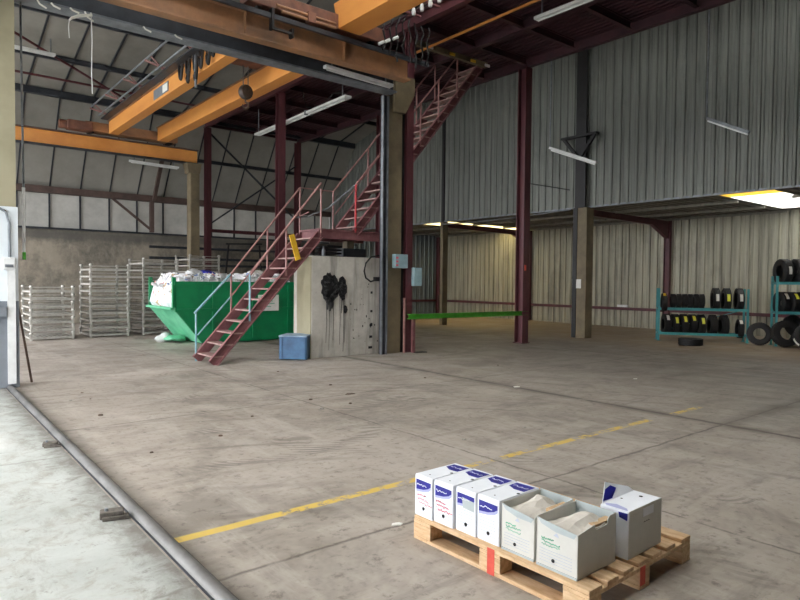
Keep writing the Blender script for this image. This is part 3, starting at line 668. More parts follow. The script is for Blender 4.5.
junk('pale bottle standing beside the oil can on the concrete block', 'bottle', 'plastic_bottle', 6.9, 11.05, lambda b, x, y: b.lathe([(0, 2.07), (.04, 2.07), (.04, 2.2), (.015, 2.25), (.015, 2.29), (0, 2.29)], 14, Matrix.Translation((x, y, 0)), closed=False), 'greysteel')
o = MB().box(7.66, 7.84, 11.3, 11.48, 2.07, 2.44).build('wooden_prop', M['olive']); tag(o, 'short olive timber prop between concrete block and stair landing', 'prop')
# blue crate
t = thing('steel_crate', 'blue sheet steel crate on the floor at the corner of the concrete block', 'crate', (6.2, 10.85, 0))
th = math.atan2(10.57 - 11.08, 6.12 - 5.92); Mx = Matrix.Translation((6.2, 10.55, 0)) @ Matrix.Rotation(math.atan2(11.03 - 10.57, 6.57 - 6.12), 4, 'Z')
MB().box(0, .56, 0, .54, .02, .46, Mx).build('body', M['bluecrate'], t, bevel=.01)
MB().box(-.01, .57, -.01, .55, .46, .49, Mx).build('lid', M['cratetop'], t, 'dusty pale blue lid', bevel=.006)
for q in (.02, .5): MB().box(q, q + .05, -.012, 0, .02, .46, Mx).build('corner_strip', M['bluecrate'], t)
for q in (.02, .47): MB().box(-.012, 0, q, q + .05, .02, .46, Mx).build('corner_strip', M['bluecrate'], t)
MB().box(.42, .5, -.03, -.005, .34, .42, Mx).build('latch', M['black'], t)
o = MB().box(6.27, 6.37, 11.42, 11.6, 0, .3).build('dark_offcut', M['black'], bevel=.01); tag(o, 'small black block on the floor behind the blue crate', 'offcut')

# electrical boxes and green bar
t = thing('junction_box', 'pale grey blue electrical box with red print fixed to the olive column', 'electrical box', (8.75, 10.6, 2))
MB().box(8.33, 8.68, 10.44, 10.56, 1.86, 2.16).build('case', M['cabinet'], t, bevel=.01); 
b = MB(); [b.box(8.35, 8.41, 10.434, 10.44, z, z + .04) for z in (1.9, 1.98, 2.06)]; b.build('print', M['redink'], t)
MB().box(8.4, 8.5, 10.56, 10.58, 1.9, 2.05).build('mount', M['darksteel'], t)
t = thing('junction_box', 'tall pale blue electrical box on the right face of the dark red column', 'electrical box', (9.1, 10.55, 1.7))
MB().box(8.87, 9.1, 10.45, 10.56, 1.47, 1.88).build('case', M['cabinet'], t, bevel=.01); MB().box(8.87, 8.95, 10.56, 10.6, 1.6, 1.7).build('mount', M['darksteel'], t)
t = thing('guard_bar', 'bright green steel bar spanning between the two dark red columns', 'barrier', (10.7, 10.42, .8))
MB().ibeam((8.7, 10.42, .8), (12.7, 10.42, .78), .1, .11).build('bar', M['green'], t)
t = thing('short_post', 'short worn red post under the left end of the green bar', 'post', (8.9, 10.42, 0))
MB().box(8.80, 8.87, 10.39, 10.45, 0, .74).build('post', M['stair'], t); MB().box(8.82, 9.15, 10.3, 10.48, 0, .012).build('foot', M['black'], t)
o = MB().box(8.63, 8.66, 10.48, 10.53, 0, 1.2).build('pink_strip', M['rail']); tag(o, 'thin pale pink strip standing against the dark red column foot', 'strip')

# ------------------------------------------------------------------ staircase
t = thing('steel_staircase', 'red oxide steel staircase with two flights and a landing rising over the concrete block', 'staircase', (6, 11.3, 0))
def flight(x0, z0, x1, z1, n, ya=10.9, yb=11.7):
    for y, sd in ((ya, 1), (yb, -1)):
        MB().channel((x0, y, z0), (x1, y, z1), .075, .18, .012, side=-sd).build('stringer', M['stair'], t)
    for i in range(n):
        f = (i + .6) / n; x = x0 + (x1 - x0) * f; z = z0 + (z1 - z0) * f
        MB().box(x - .1, x + .12, ya + .02, yb - .02, z - .015, z + .012).build('tread', M['tread'], t)
flight(4.45, .03, 6.72, 2.52, 12)
flight(7.6, 2.6, 11.4, 7.0, 20)
for y in (10.9, 11.7): MB().channel((6.7, y, 2.53), (8.36, y, 2.53), .06, .19, .012, side=-1 if y < 11 else 1).build('landing_beam', M['stair'], t)
MB().box(6.7, 8.36, 10.9, 11.7, 2.62, 2.64).build('landing_deck', M['stair'], t)
MB().channel((6.72, 10.9, 2.53), (6.72, 11.7, 2.53), .05, .17).build('landing_edge', M['stair'], t)
sl1 = (2.52 - .03) / (6.72 - 4.5); z1 = lambda x: .03 + (x - 4.5) * sl1
def bar(name, a, c_, m='rail', r=.02): return MB().tube(a, c_, r, 8).build(name, M[m], t)
# back rail
bar('handrail', (4.42, 11.7, .92), (5.15, 11.7, z1(5.15) + .92), 'railblue', .024); bar('handrail', (5.15, 11.7, z1(5.15) + .92), (6.71, 11.7, 3.55))
bar('mid_rail', (4.48, 11.7, .5), (5.15, 11.7, z1(5.15) + .47), 'railblue', .016); bar('mid_rail', (5.15, 11.7, z1(5.15) + .47), (6.7, 11.7, 3.05), r=.016)
for x, m in ((4.45, 'railblue'), (5.16, 'rail'), (5.95, 'rail'), (6.71, 'rail')): bar('baluster', (x, 11.7, max(.0, z1(x))), (x, 11.7, z1(x) + .95 if x < 6.7 else 3.56), m)
# front rail
bar('handrail', (5.18, 10.9, 1.66), (6.74, 10.9, 3.56), r=.024)
for x, m in ((5.18, 'railblue'), (5.95, 'rail'), (6.74, 'rail')): bar('baluster', (x, 10.9, z1(x)), (x, 10.9, z1(x) + .9), m)
bar('chain', (6.45, 10.9, 2.95), (6.72, 11.7, 2.95), r=.012)
MB().path([(6.5, 11.7, 2.9), (6.9, 11.7, 2.95), (7.3, 11.5, 3.15), (7.8, 11.0, 3.75)], .02, 7).build('chain', M['greysteel'], t)
bar('landing_rail', (6.71, 11.7, 3.55), (7.55, 11.7, 3.55), r=.012); 
bar('baluster', (7.55, 11.7, 2.62), (7.55, 11.7, 3.55))
z2 = lambda x: 2.6 + (x - 7.6) * (7.0 - 2.6) / 3.8
bar('handrail', (7.55, 11.7, 3.55), (10.55, 11.7, z2(10.55) + .98)); bar('handrail', (7.6, 10.9, 3.62), (10.5, 10.9, z2(10.5) + .98))
bar('mid_rail', (7.6, 11.7, 3.05), (10.5, 11.7, z2(10.5) + .5), r=.014)
for x in (8.5, 9.4, 9.95, 10.55):
    for y in (10.9, 11.7): bar('baluster', (x, y, z2(x)), (x, y, z2(x) + .98))
MB().tube((7.6, 10.9, 2.6), (7.6, 10.9, 3.62), .022, 8).build('baluster', M['redpost'], t, 'bright red post')
o = MB().beam((6.03, 10.84, 2.47), (6.18, 10.84, 1.98), .03, .11, up=(1, 0, 0)).build('yellow_board', M['yellow']); tag(o, 'yellow plastic board hooked on the lower stair flight near the landing', 'board')
# end beam at stair head with small lamps
t = thing('stair_head_beam', 'rusty brown beam at the head of the upper stair flight with pale fittings', 'beam', (10.2, 11.0, 6.95))
MB().beam((9.0, 10.86, 6.98), (11.5, 10.86, 6.98), .1, .12).build('bar', M['olive'], t)
for x in (9.5, 10.2, 10.9, 11.4): MB().box(x, x + .16, 10.78, 10.81, 6.93, 6.99).build('fitting', M['yellow' if x in (10.2, 10.9) else 'white'], t)

# ------------------------------------------------------------------ skip with rubbish
t = thing('waste_skip', 'green steel waste skip with sloping end, heaped with rubbish behind the stairs', 'skip', (6.8, 15.5, 0))
Y0, Y1 = 14.6, 16.4
prof = [(5.05, 1.5), (5.05, .86), (5.7, .05), (8.3, .05), (8.3, 1.5)]
for y in (Y0, Y1 - .03): MB().prism(prof, 'y', y, y + .03).build('side_wall', M['skip'], t)
b = MB(); b.beam((5.04, (Y0 + Y1) / 2, .86), (5.7, (Y0 + Y1) / 2, .05), Y1 - Y0, .03); b.build('sloping_end', M['skipin'], t, 'sloping end coloured paler green as lit from the left')
MB().beam((5.0, Y0 - .03, .88), (5.0, Y1 + .03, .88), .12, .05).build('end_lip', M['skipin'], t)
MB().box(5.7, 8.3, Y0, Y1, .03, .06).build('bottom', M['skip'], t)
MB().box(8.27, 8.3, Y0, Y1, .05, 1.5).build('end_wall', M['skip'], t)
for y in (Y0 - .03, Y1): MB().box(5.03, 8.33, y, y + .05, 1.43, 1.52).build('top_rim', M['skip'], t)
MB().box(5.04, 8.32, Y0 - .06, Y0, .80, .87).build('mid_rib', M['skip'], t)
for x in (5.95, 7.0, 8.0): MB().box(x, x + .07, Y0 - .045, Y0, .1, 1.45).build('side_rib', M['skip'], t)
for y in (Y0, Y1 - .08): MB().box(5.0, 5.08, y, y + .08, .86, 1.62).build('end_post', M['skip'], t)
s_ = MB().box(7.14, 7.72, Y0 - .065, Y0 - .05, .78, 1.19).build('sign', M['wlabel'], t, 'white notice with faint lines')
b = MB()
for i, z in enumerate((1.10, 1.02, .96, .88)): b.box(7.2, 7.5 + .05 * (i % 3), Y0 - .068, Y0 - .065, z, z + (.05 if i == 0 else .02))
b.build('print', M['greenink'], s_)
for x in (5.75, 8.1): MB().box(x, x + .15, Y0 + .1, Y1 - .1, 0, .04).build('skid', M['black'], t)
# rubbish heap
bm_v = []; nx, ny = 70, 40; r_ = random.Random(3)
b = MB()
for j in range(ny + 1):
    for i in range(nx + 1):
        x = 4.98 + 3.25 * i / nx; y = Y0 + .04 + (Y1 - Y0 - .08) * j / ny
        e = min(i / 5., (nx - i) / 3., j / 3., (ny - j) / 3., 1)
        z = 1.38 + .22 * e + r_.uniform(-.07, .09) * (.4 + .6 * e) + .08 * math.sin(x * 5) * math.cos(y * 4)
        if i < 3: z = 1.0 + .16 * i
        b.v.append((x + r_.uniform(-.02, .02) + (.02 if i == 0 else 0), y, z))
for j in range(ny):
    for i in range(nx): a = j * (nx + 1) + i; b.f.append((a, a + 1, a + nx + 2, a + nx + 1))
n0 = len(b.v)
for j in range(ny + 1): b.v.append((5.1, Y0 + .04 + (Y1 - Y0 - .08) * j / ny, .84))
for j in range(ny): b.f.append((j * (nx + 1), (j + 1) * (nx + 1), n0 + j + 1, n0 + j))
for k in range(300):   # sheets, cups and bags on top
    x = r_.uniform(5.05, 8.2); y = r_.uniform(Y0 + .08, Y1 - .08); s_ = r_.uniform(.04, .13)
    Mx = Matrix.Translation((x, y, 1.6 + r_.uniform(-.03, .08) if x > 5.3 else r_.uniform(1.05, 1.45))) @ Matrix.Rotation(r_.uniform(0, 6), 4, 'Z') @ Matrix.Rotation(r_.uniform(-1, 1), 4, 'X')
    b.box(-s_, s_, -s_ * .7, s_ * .7, -.02, .02, Mx)
o = b.build('rubbish_heap', M['rubbish']); o['kind'] = 'stuff'; tag(o, 'white, blue and brown rubbish heaped in the green skip', 'rubbish')
def crumple(name, c, r, m, label, cat, seed, sq=(1, 1, .6)):
    bm = bmesh.new(); bmesh.ops.create_icosphere(bm, subdivisions=3, radius=1); rr = random.Random(seed)
    ph = [(rr.uniform(2, 6), rr.uniform(0, 6)) for _ in range(6)]
    for v in bm.verts:
        q = v.co; k_ = 1 + .14 * math.sin(ph[0][0] * q.x + ph[0][1]) + .14 * math.sin(ph[1][0] * q.y + ph[1][1]) + .12 * math.sin(ph[2][0] * q.z + ph[3][1] + 4 * q.x) + rr.uniform(-.06, .06)
        v.co = V((q.x * sq[0], q.y * sq[1], q.z * sq[2])) * r * k_
        v.co.z = max(v.co.z, -r * sq[2] * .8)
    b = MB(); b.v = [tuple(v.co + V(c)) for v in bm.verts]; b.f = [tuple(v.index for v in f.verts) for f in bm.faces]; bm.free()
    return tag(b.build(name, M[m], smooth='auto'), label, cat)
crumple('plastic_bag', (5.15, 15.7, .09), .15, 'white', 'crumpled white plastic bag on the floor under the sloping end of the skip', 'bag', 4, (1.3, .8, .75))
crumple('plastic_bag', (7.35, 15.1, 1.72), .18, 'cardgrey', 'white knotted bag on top of the rubbish near the stairs', 'bag', 5)
crumple('tarpaulin', (6.4, 16.0, 1.7), .28, 'blueink', 'dark blue plastic sheet bunched on the rubbish heap', 'sheet', 9, (1.3, .7, .4))
crumple('plastic_bag', (5.75, 15.3, 1.72), .17, 'white', 'white bag on the left part of the rubbish heap', 'bag', 11)
o = crumple('green_netting', (5.35, 15.6, .1), .3, 'skipin', 'green netting scraps lying under the sloping end of the skip', 'netting', 8, (.9, 1.2, .3))

# ------------------------------------------------------------------ stacked stillages
def stillage(w, d, h):
    t = thing('stillage_frame', '', 'stillage', (0, 0, 0), 'stacked galvanised stillage frames')
    b = MB()
    for x, y in ((.03, .03), (w - .03, .03), (.03, d - .03), (w - .03, d - .03)):
        b = MB(); b.box(x - .025, x + .025, y - .025, y + .025, 0, h)
        b.lathe([(0, 0), (.042, 0), (.05, .02), (.042, .05), (.028, .06), (0, .06)], 10, Matrix.Translation((x, y, h - .045)), closed=False)
        b.build('corner_post', M['galv'], t)
    b = MB()
    for y in (.03, d - .03): b.box(.05, w - .05, y - .02, y + .02, .03, .085)
    for x in (.03, w - .03): b.box(x - .02, x + .02, .05, d - .05, .03, .075)
    b.build('rim', M['galv'], t)
    b = MB()
    for i in range(9): x = .1 + (w - .2) * i / 8; b.box(x - .008, x + .008, .05, d - .05, .05, .065)
    for i in range(4): y = .2 + (d - .4) * i / 3; b.box(.05, w - .05, y - .01, y + .01, .04, .055)
    b.build('mesh_base', M['galv'], t)
    for y in (.03, d - .03): MB().tube((.05, y, h - .04), (w - .05, y, h - .04), .009, 6).build('wire_rail', M['galv'], t)
    return t
proto = stillage(1.0, 1.3, .195)
ORD = ['bottom', 'second', 'third', 'fourth', 'fifth', 'sixth', 'seventh', 'eighth', 'ninth', 'tenth', 'eleventh', 'twelfth']
first = True
for (x, y, n, desc, rz0) in ((2.55, 17.7, 7, 'in the lowest, leftmost stack', .0), (3.95, 17.88, 10, 'in the second stack from the left', -.02), (5.32, 17.95, 11, 'in the stack half hidden by the skip', .02), (7.1, 19.2, 12, 'in the tallest stack, behind the skip', 0.)):
    for k in range(n):
        lab = 'galvanised steel stillage frame, %s %s' % ('topmost' if k == n - 1 else ORD[k] + ' from the floor' if k else 'bottom one', desc)
        loc = (x + R.uniform(-.012, .012), y + R.uniform(-.012, .012), k * .195)
        rot = (0, 0, rz0 + R.uniform(-.008, .008))
        if first: proto.location = loc; proto.rotation_euler = rot; proto['label'] = lab; first = False
        else: dup(proto, loc, rot, lab)

# ------------------------------------------------------------------ door track and stops
t = thing('door_track', 'long rounded grey steel floor track separating pale slab from brown floor', 'track', (1.24, 4, 0))
b = MB(); n = 8; prof = [(1.235 + .042 * math.cos(PI - PI * i / n), .042 * math.sin(PI * i / n)) for i in range(n + 1)]
b.prism([(x, z) for x, z in prof], 'y', -7.5, 10.33); b.build('rail', M['galvrail'], t, smooth='auto')
MB().box(1.183, 1.287, -7.5, 10.33, 0, .006).build('grime_plate', M['darksteel'], t)
def stop(x, y, s, lab):
    t = thing('track_stop', lab, 'stop', (x, y, 0)); Mx = Matrix.Translation((x, y, 0)) @ Matrix.Rotation(-.25, 4, 'Z') @ Matrix.Scale(s, 4)
    MB().box(-.13, .05, -.05, .06, .012, .07, Mx).build('body', M['plate'], t, bevel=.008); MB().box(-.11, .09, -.07, .0, .003, .035, Mx).build('foot', M['plate'], t, bevel=.004)
    MB().tube(Mx @ V((-.08, 0, .07)), Mx @ V((-.08, 0, .09)), .012, 8).build('bolt', M['greysteel'], t)
stop(1.12, 6.5, .7, 'small rusty steel stop beside the floor track, further from the camera')
stop(1.11, 4.31, .8, 'chunky rusty steel stop beside the floor track, nearer the camera')

# ------------------------------------------------------------------ pallet and archive boxes
PT = math.radians(1.4)
PM = Matrix.Translation((2.455, 2.872, 0)) @ Matrix(((math.sin(PT), math.cos(PT), 0, 0), (-math.cos(PT), math.sin(PT), 0, 0), (0, 0, 1, 0), (0, 0, 0, 1))) @ Matrix.Diagonal((1.025, 1.025, 1, 1))
t = thing('wooden_pallet', 'pale wooden pallet with archive boxes on it in the foreground', 'pallet', (3.0, 2.3, 0))
def wbox(*a, name, m='wood', bev=.004, par=t, lab=None): return MB().box(*a, PM).build(name, M[m], par, lab, bevel=bev)
bw = .10; gaps = [0, .15, .30, .44, .58, .73, .90]
for i, v in enumerate(gaps): wbox(R.uniform(0, .006), 1.2 - R.uniform(0, .006), v, v + (bw if i not in (0,) else .11), .122, .144, name='deck_board')
for u in (0, .5275, 1.055): wbox(u, u + .145, .0, 1.0, .100, .1215, name='stringer_board')
for v in (0, .45, .9):
    for j, u in enumerate((0.0, .5275, 1.055)):
        o = wbox(u, u + .145, v, v + .1, .0225, .0995, name='block')
    wbox(0, 1.2, v, v + .1, 0, .022, name='runner_board')
k = MB().box(.585, .635, -.0015, -.0001, .0, .143, PM).build('paint_stripe', M['redpaint'], t, 'red sprayed stripe')
k = MB().box(1.2001, 1.2015, .45, .5, .0225, .12, PM).build('paint_stripe', M['redpaint'], t, 'red sprayed stripe')

def squiggle(b, u0, w, z, v, r, seed, amp=.006, n=14):
    r2 = random.Random(seed); pts = []
    for i in range(n + 1): pts.append(PM @ V((u0 + w * i / n, v, z + amp * r2.uniform(-1, 1))))
    b.path(pts, r, 4)
def closed_box(u0, u1, v0, v1, label, seed, red=0, torn=False, z0=.1445, h=.25):
    t = thing('archive_box', label, 'box', tuple(PM @ V(((u0 + u1) / 2, (v0 + v1) / 2, z0))), 'archive boxes on the pallet')
    z1 = z0 + h
    MB().box(u0, u1, v0, v1, z0, z1, PM).build('body', M['card'], t, bevel=.004)
    MB().box(u0 + .003, u1 - .003, v0 - .0025, v0 - .0002, z0 + .01, z1 - .004, PM).build('front_flap', M['card'], t)
    f = v0 - .0032; w = u1 - u0
    def quad(us, m, name, off=0): 
        b = MB(); a = [PM @ V((u, f - off, z)) for u, z in us]; c_ = [PM @ V((u, f - off + .0006, z)) for u, z in us]; n = len(us)
        b.add(a + c_, [tuple(range(n)), tuple(range(2 * n - 1, n - 1, -1))] + [(i, n + i, n + (i + 1) % n, (i + 1) % n) for i in range(n)])
        return b.build(name, M[m], t)
    quad([(u0 + .012, z1 - .088), (u0 + w * .55, z1 - .083), (u1 - .015, z1 - .062), (u1 - .012, z1 - .055), (u0 + .012, z1 - .098)][0:0] or [(u0 + .012, z1 - .025), (u1 - .012, z1 - .028), (u1 - .012, z1 - .05), (u1 - .035, z1 - .066), (u0 + w * .5, z1 - .08), (u0 + .012, z1 - .088)], 'blueink', 'blue_patch')
    quad([(u0 + .012, z1 - .088), (u0 + w * .5, z1 - .08), (u1 - .035, z1 - .066), (u1 - .012, z1 - .05), (u1 - .012, z1 - .066), (u1 - .03, z1 - .08), (u0 + w * .5, z1 - .094), (u0 + .012, z1 - .102)], 'paleblue', 'swoosh')
    b = MB(); squiggle(b, u0 + .02, w * .55, z1 - .055, f - .0005, .0024, seed, .006, 14); b.build('logo_script', M['card'], t)
    b = MB()
    for i in range(6): squiggle(b, u0 + .015, w - .04, z1 - .118 - i * .018, f, .0014, seed + i, .0006, 4)
    b.build('ruled_lines', M['greyink'], t)
    if red:
        b = MB()
        for i in range(3): squiggle(b, u0 + .02 + .008 * i, w * (.5 + .12 * i), z1 - .118 - i * .024, f - .001, .0026 if red > 1 else .0019, seed + 50 + i, .0065, 16)
        b.build('handwriting', M['redink'], t)
    if torn:
        quad([(u0 + .05, z1 - .045), (u1 - .012, z1 - .055), (u1 - .012, z1 - .11), (u0 + .055, z1 - .105)], 'cardinner', 'torn_patch', .0008)
    hole = Matrix.Translation(PM @ V((u0 + w * .52, f - .0012, z0 + .055))) @ Matrix.Rotation(PI / 2, 4, 'Y') @ Matrix.Rotation(math.radians(-1.8), 4, 'X')
    MB().lathe([(0, -.001), (.0105, -.001), (.0105, .001), (0, .001)], 16, hole, closed=False).build('finger_hole', M['hole'], t)
    # top: lid flap, blue patch, holes
    MB().box(u0 + .004, u1 - .003, v0 + .002, v1 - .004, z1 + .0002, z1 + .003, PM).build('lid', M['card'], t)
    zt = z1 + .0032
    b = MB(); pts = [(u0 + .02, v1 - .10), (u0 + w * .5, v1 - .13), (u1 - .012, v1 - .125), (u1 - .012, v1 - .02), (u0 + .02, v1 - .03)]
    a = [PM @ V((u, v, zt)) for u, v in pts]; c_ = [PM @ V((u, v, zt + .0005)) for u, v in pts]; n = 5
    b.add(a + c_, [tuple(range(n)), tuple(range(2 * n - 1, n - 1, -1))] + [(i, n + i, n + (i + 1) % n, (i + 1) % n) for i in range(n)]); b.build('blue_patch', M['blueink'], t)
    b = MB(); pts_ = []
    r2 = random.Random(seed + 9)
    b.path([PM @ V((u0 + .035 + (w - .06) * i / 14, v1 - .075 + .012 * r2.uniform(-1, 1), zt + .001)) for i in range(15)], .0018, 4); b.build('logo_script', M['card'], t)
    for u, v, r3 in ((u0 + w * .5, v0 + .05, .005), (u1 - .014, (v0 + v1) / 2, .010)):
        MB().lathe([(0, 0), (r3, 0), (r3, .0006), (0, .0006)], 14, Matrix.Translation(PM @ V((u, v, zt))), closed=False).build('vent_hole', M['hole'], t)
    return t
closed_box(-.002, .148, .012, .352, 'white archive box with blue patch at the left end of the front row', 1, red=1)
closed_box(.152, .308, .022, .362, 'white archive box with bold red handwriting, second in the front row', 2, red=2)
closed_box(.318, .470, .035, .375, 'white archive box with torn grey patch over its blue print, third in the front row', 3, torn=True)
closed_box(.476, .632, .040, .380, 'white archive box with full blue patch touching the open grey boxes', 4)

def open_box(u0, u1, v0, v1, label, seed, h=.25, peak=.5, notch=False):
    z0 = .1445; z1 = z0 + h; th = .004; w = u1 - u0
    t = thing('archive_box', label, 'box', tuple(PM @ V(((u0 + u1) / 2, (v0 + v1) / 2, z0))), 'archive boxes on the pallet')
    MB().box(u0, u1, v0, v1, z0, z0 + .004, PM).build('bottom', M['cardgrey'], t)
    def wall(pts, name, m):   # pts (a,z) along u at v ; thickness
        pass
    def pris(pts, axis, a, c_, m, name):
        b = MB(); b.prism(pts, axis, a, c_); b.v = [tuple(PM @ V(q)) for q in b.v]; return b.build(name, M[m], t)
    pris([(u0, z0), (u1, z0), (u1, z1 - .03), (u0 + w * .75, z1 - .034), (u0 + w * .4, z1 - .02), (u0, z1 - .004)], 'y', v0, v0 + th, 'cardgrey', 'front_wall')
    pris([(u0, z0), (u1, z0), (u1, z1 + .004), (u0, z1 + .006)], 'y', v1 - th, v1, 'cardinner', 'back_wall')
    pris([(v0, z0), (v1, z0), (v1, z1), (v0, z1)], 'x', u0, u0 + th, 'cardgrey', 'side_wall')
    if notch: pp = [(v0, z0), (v1, z0), (v1, z1 + .005), (v1 - .06, z1 + .002), (v1 - .075, z1 - .01), (v1 - .08, z1 - .035), (v0 + .15, z1 - .04), (v0 + .14, z1 - .01), (v0, z1 - .028)]
    else: pp = [(v0, z0), (v1, z0), (v1, z1), (v0, z1 - .02)]
    pris(pp, 'x', u1 - th, u1, 'cardgrey', 'side_wall')
    # folded front edge in grey blue, then crumpled paper tent filling the box
    b = MB(); a = [PM @ V(q) for q in ((u0 + .004, v0 - .001, z1 - .004), (u1 - .004, v0 - .001, z1 - .028), (u1 - .02, v0 - .0025, z1 - .052), (u0 + w * .5, v0 - .0035, z1 - .05), (u0 + .03, v0 - .003, z1 - .03))]
    c_ = [q + V((-.0012, 0, 0)) for q in a]; b.add(a + c_, [tuple(range(5)), tuple(range(9, 4, -1))] + [(i, 5 + i, 5 + (i + 1) % 5, (i + 1) % 5) for i in range(5)]); b.build('folded_lip', M['cardinner'], t)
    r2 = random.Random(seed); b = MB(); nx = 6; ny = 8
    for j in range(ny + 1):
        for i in range(nx + 1):
            p_ = i / nx; q = j / ny; u = u0 + .006 + (w - .012) * p_; v = v0 + .006 + (v1 - v0 - .012) * q
            ridge = 1 - min(1, abs(p_ - peak - .25 * (q - .4)) / .6)
            e = min(p_, 1 - p_, q, 1 - q); 
            z = z1 - .065 + .085 * ridge * (1 - .7 * abs(q - .62) / .62) + r2.uniform(-.009, .009); u += 0 if i in (0, nx) else r2.uniform(-.008, .008)
            if q > .8: z -= .06 * (q - .8) / .2
            z = min(z, z1 - .004 + (.022 if .2 < q < .9 and .1 < p_ < .9 else 0))
            b.v.append(tuple(PM @ V((u, v, z))))
    for j in range(ny):
        for i in range(nx): a = j * (nx + 1) + i; b.f.append((a, a + 1, a + nx + 2, a + nx + 1))
    b.build('crumpled_paper', M['paper'], t, solid=.001)
    MB().box(u1 - .05, u1 - .012, v0 + .16, v1 - .02, z0 + .02, z1 - .022, PM).build('brown_folder', M['brownpaper'], t)
    f = v0 - .0012; b = MB()
    for i in range(3): squiggle(b, u0 + .03, w * (.45 if i else .3), z1 - .10 - i * .016, f, .0028 if i < 2 else .002, seed + i, .005, 14)
    b.build('green_print', M['greenink'], t)
    b = MB()
    for i in range(5): squiggle(b, u0 + .02, w - .05, z1 - .155 - i * .015, f, .0012, seed + i, .0005, 4)
    b.build('ruled_lines', M['greyink'], t)
    b = MB(); b.prism([(u0 + w * .42, z1 - .072), (u0 + w * .5, z1 - .055), (u0 + w * .56, z1 - .075)], 'y', f - .0005, f + .0003); b.v = [tuple(PM @ V(q)) for q in b.v]; b.build('emblem', M['greyink'], t)
    hole = Matrix.Translation(PM @ V((u0 + w * .42, f - .0004, z0 + .05))) @ Matrix.Rotation(PI / 2, 4, 'Y') @ Matrix.Rotation(math.radians(-1.8), 4, 'X')
    MB().lathe([(0, -.001), (.0095, -.001), (.0095, .001), (0, .001)], 16, hole, closed=False).build('finger_hole', M['hole'], t)
    MB().box(u0 + .002, u1 - .002, v0 - .004, v0 - .0005, z0, z0 + .012, PM).build('bottom_strip', M['cardinner'], t)
    return t
open_box(.642, .855, .045, .375, 'open grey white box with green print and crumpled paper, left of the pair', 21, peak=.35)
open_box(.872, 1.108, .040, .372, 'open grey white box with notched side at the near pallet corner', 22, peak=.55, notch=True)
# box behind, turned: big side face tinted grey for its shade, lid with raised flap
u0, u1, v0, v1, z0 = .985, 1.145, .425, .765, .1445; z1 = z0 + .25
t = thing('archive_box', 'white archive box with raised side flap behind the notched open box', 'box', tuple(PM @ V((1.06, .6, z0))), 'archive boxes on the pallet')
MB().box(u0, u1, v0, v1, z0, z1, PM).build('body', M['card'], t, bevel=.004)
MB().box(u1 + .0002, u1 + .002, v0 + .004, v1 - .002, z0 + .005, z1 + .004, PM).build('side_panel', M['cardgrey'], t)
MB().box(u0 + .004, u1 - .003, v0 + .002, v1 - .004, z1 + .0005, z1 + .003, PM).build('lid', M['card'], t)
b = MB(); b.add([PM @ V(q) for q in ((u0, v0 + .02, z1), (u0, v1, z1), (u0 - .02, v1 - .03, z1 + .025), (u0 - .06, v0 + .14, z1 + .075))], [(0, 1, 2, 3)]); b.build('raised_flap', M['card'], t, solid=.003)
b = MB(); b.add([PM @ V(q) for q in ((u0 - .003, v0 + .03, z1 + .008), (u0 - .003, v0 + .12, z1 + .004), (u0 - .028, v0 + .2, z1 + .038), (u0 - .055, v0 + .145, z1 + .066))], [(0, 1, 2, 3)]); b.build('blue_print', M['blueink'], t, solid=.0036)
b = MB(); a = [(u0 + .01, v0 + .03), (u0 + .03, v0 + .01), (u1 - .01, v0 + .012), (u1 - .03, v0 + .04), (u0 + .06, v0 + .06)]
b.prism(a, 'z', z1 + .0032, z1 + .0038); b.v = [tuple(PM @ V(q)) for q in b.v]; b.build('blue_print', M['paleblue'], t)
b = MB(); b.prism([(u1 - .055, z1 - .008), (u1 - .004, z1 - .006), (u1 - .006, z1 - .045), (u1 - .05, z1 - .035)], 'y', v0 - .002, v0 - .0005); b.v = [tuple(PM @ V(q)) for q in b.v]; b.build('blue_print', M['blueink'], t)
b = MB(); b.box(u1 + .0022, u1 + .0032, v0 + .14, v0 + .25, z1 - .055, z1 - .01, PM); b.build('clear_tape', M['card'], t)
b = MB(); b.path([PM @ V((u1 + .003, v0 + .15 + .01 * i, z1 - .085 + .004 * (i % 2))) for i in range(7)], .0014, 4); b.build('side_writing', M['hole'], t)
for u, v, r3 in ((u0 + .08, v1 - .07, .011), (u0 + .03, v0 + .16, .006)): MB().lathe([(0, 0), (r3, 0), (r3, .0008), (0, .0008)], 14, Matrix.Translation(PM @ V((u, v, z1 + .0032))), closed=False).build('vent_hole', M['hole'], t)

# ------------------------------------------------------------------ tyres and racks
def tyre_proto(ro, w, ri):
    t = thing('car_tyre', '', 'tyre', (0, 0, 0)); hw = w / 2
    prof = [(ri, -hw * .8), (ri + .01, -hw * .92), (ri + (ro - ri) * .5, -hw), (ro - .03, -hw * .95), (ro - .008, -hw * .8)]
    for g in (-.45, 0, .45): prof += [(ro, hw * (g - .16)), (ro - .012, hw * (g - .13)), (ro - .012, hw * (g - .03)), (ro, hw * g)] if g != .45 else [(ro, hw * .32), (ro - .012, hw * .35), (ro - .012, hw * .45), (ro, hw * .48)]
    prof += [(ro - .008, hw * .8), (ro - .03, hw * .95), (ri + (ro - ri) * .5, hw), (ri + .01, hw * .92), (ri, hw * .8), (ri + .02, hw * .7), (ro - .04, hw * .75), (ro - .04, -hw * .75), (ri + .02, -hw * .7)]
    b = MB(); b.lathe(prof, 60); m_ = len(prof)
    for k in range(0, 60, 2):      # shoulder lugs
        for i, (r_q, z_q) in enumerate(prof):
            if abs(r_q - (ro - .008)) < 1e-6: v = b.v[k * m_ + i]; q_ = (ro + .004) / r_q; b.v[k * m_ + i] = (v[0] * q_, v[1] * q_, v[2])
    o = b.build('tread', M['rubber'], t, smooth='auto')
    o.name = 'tread'; return t
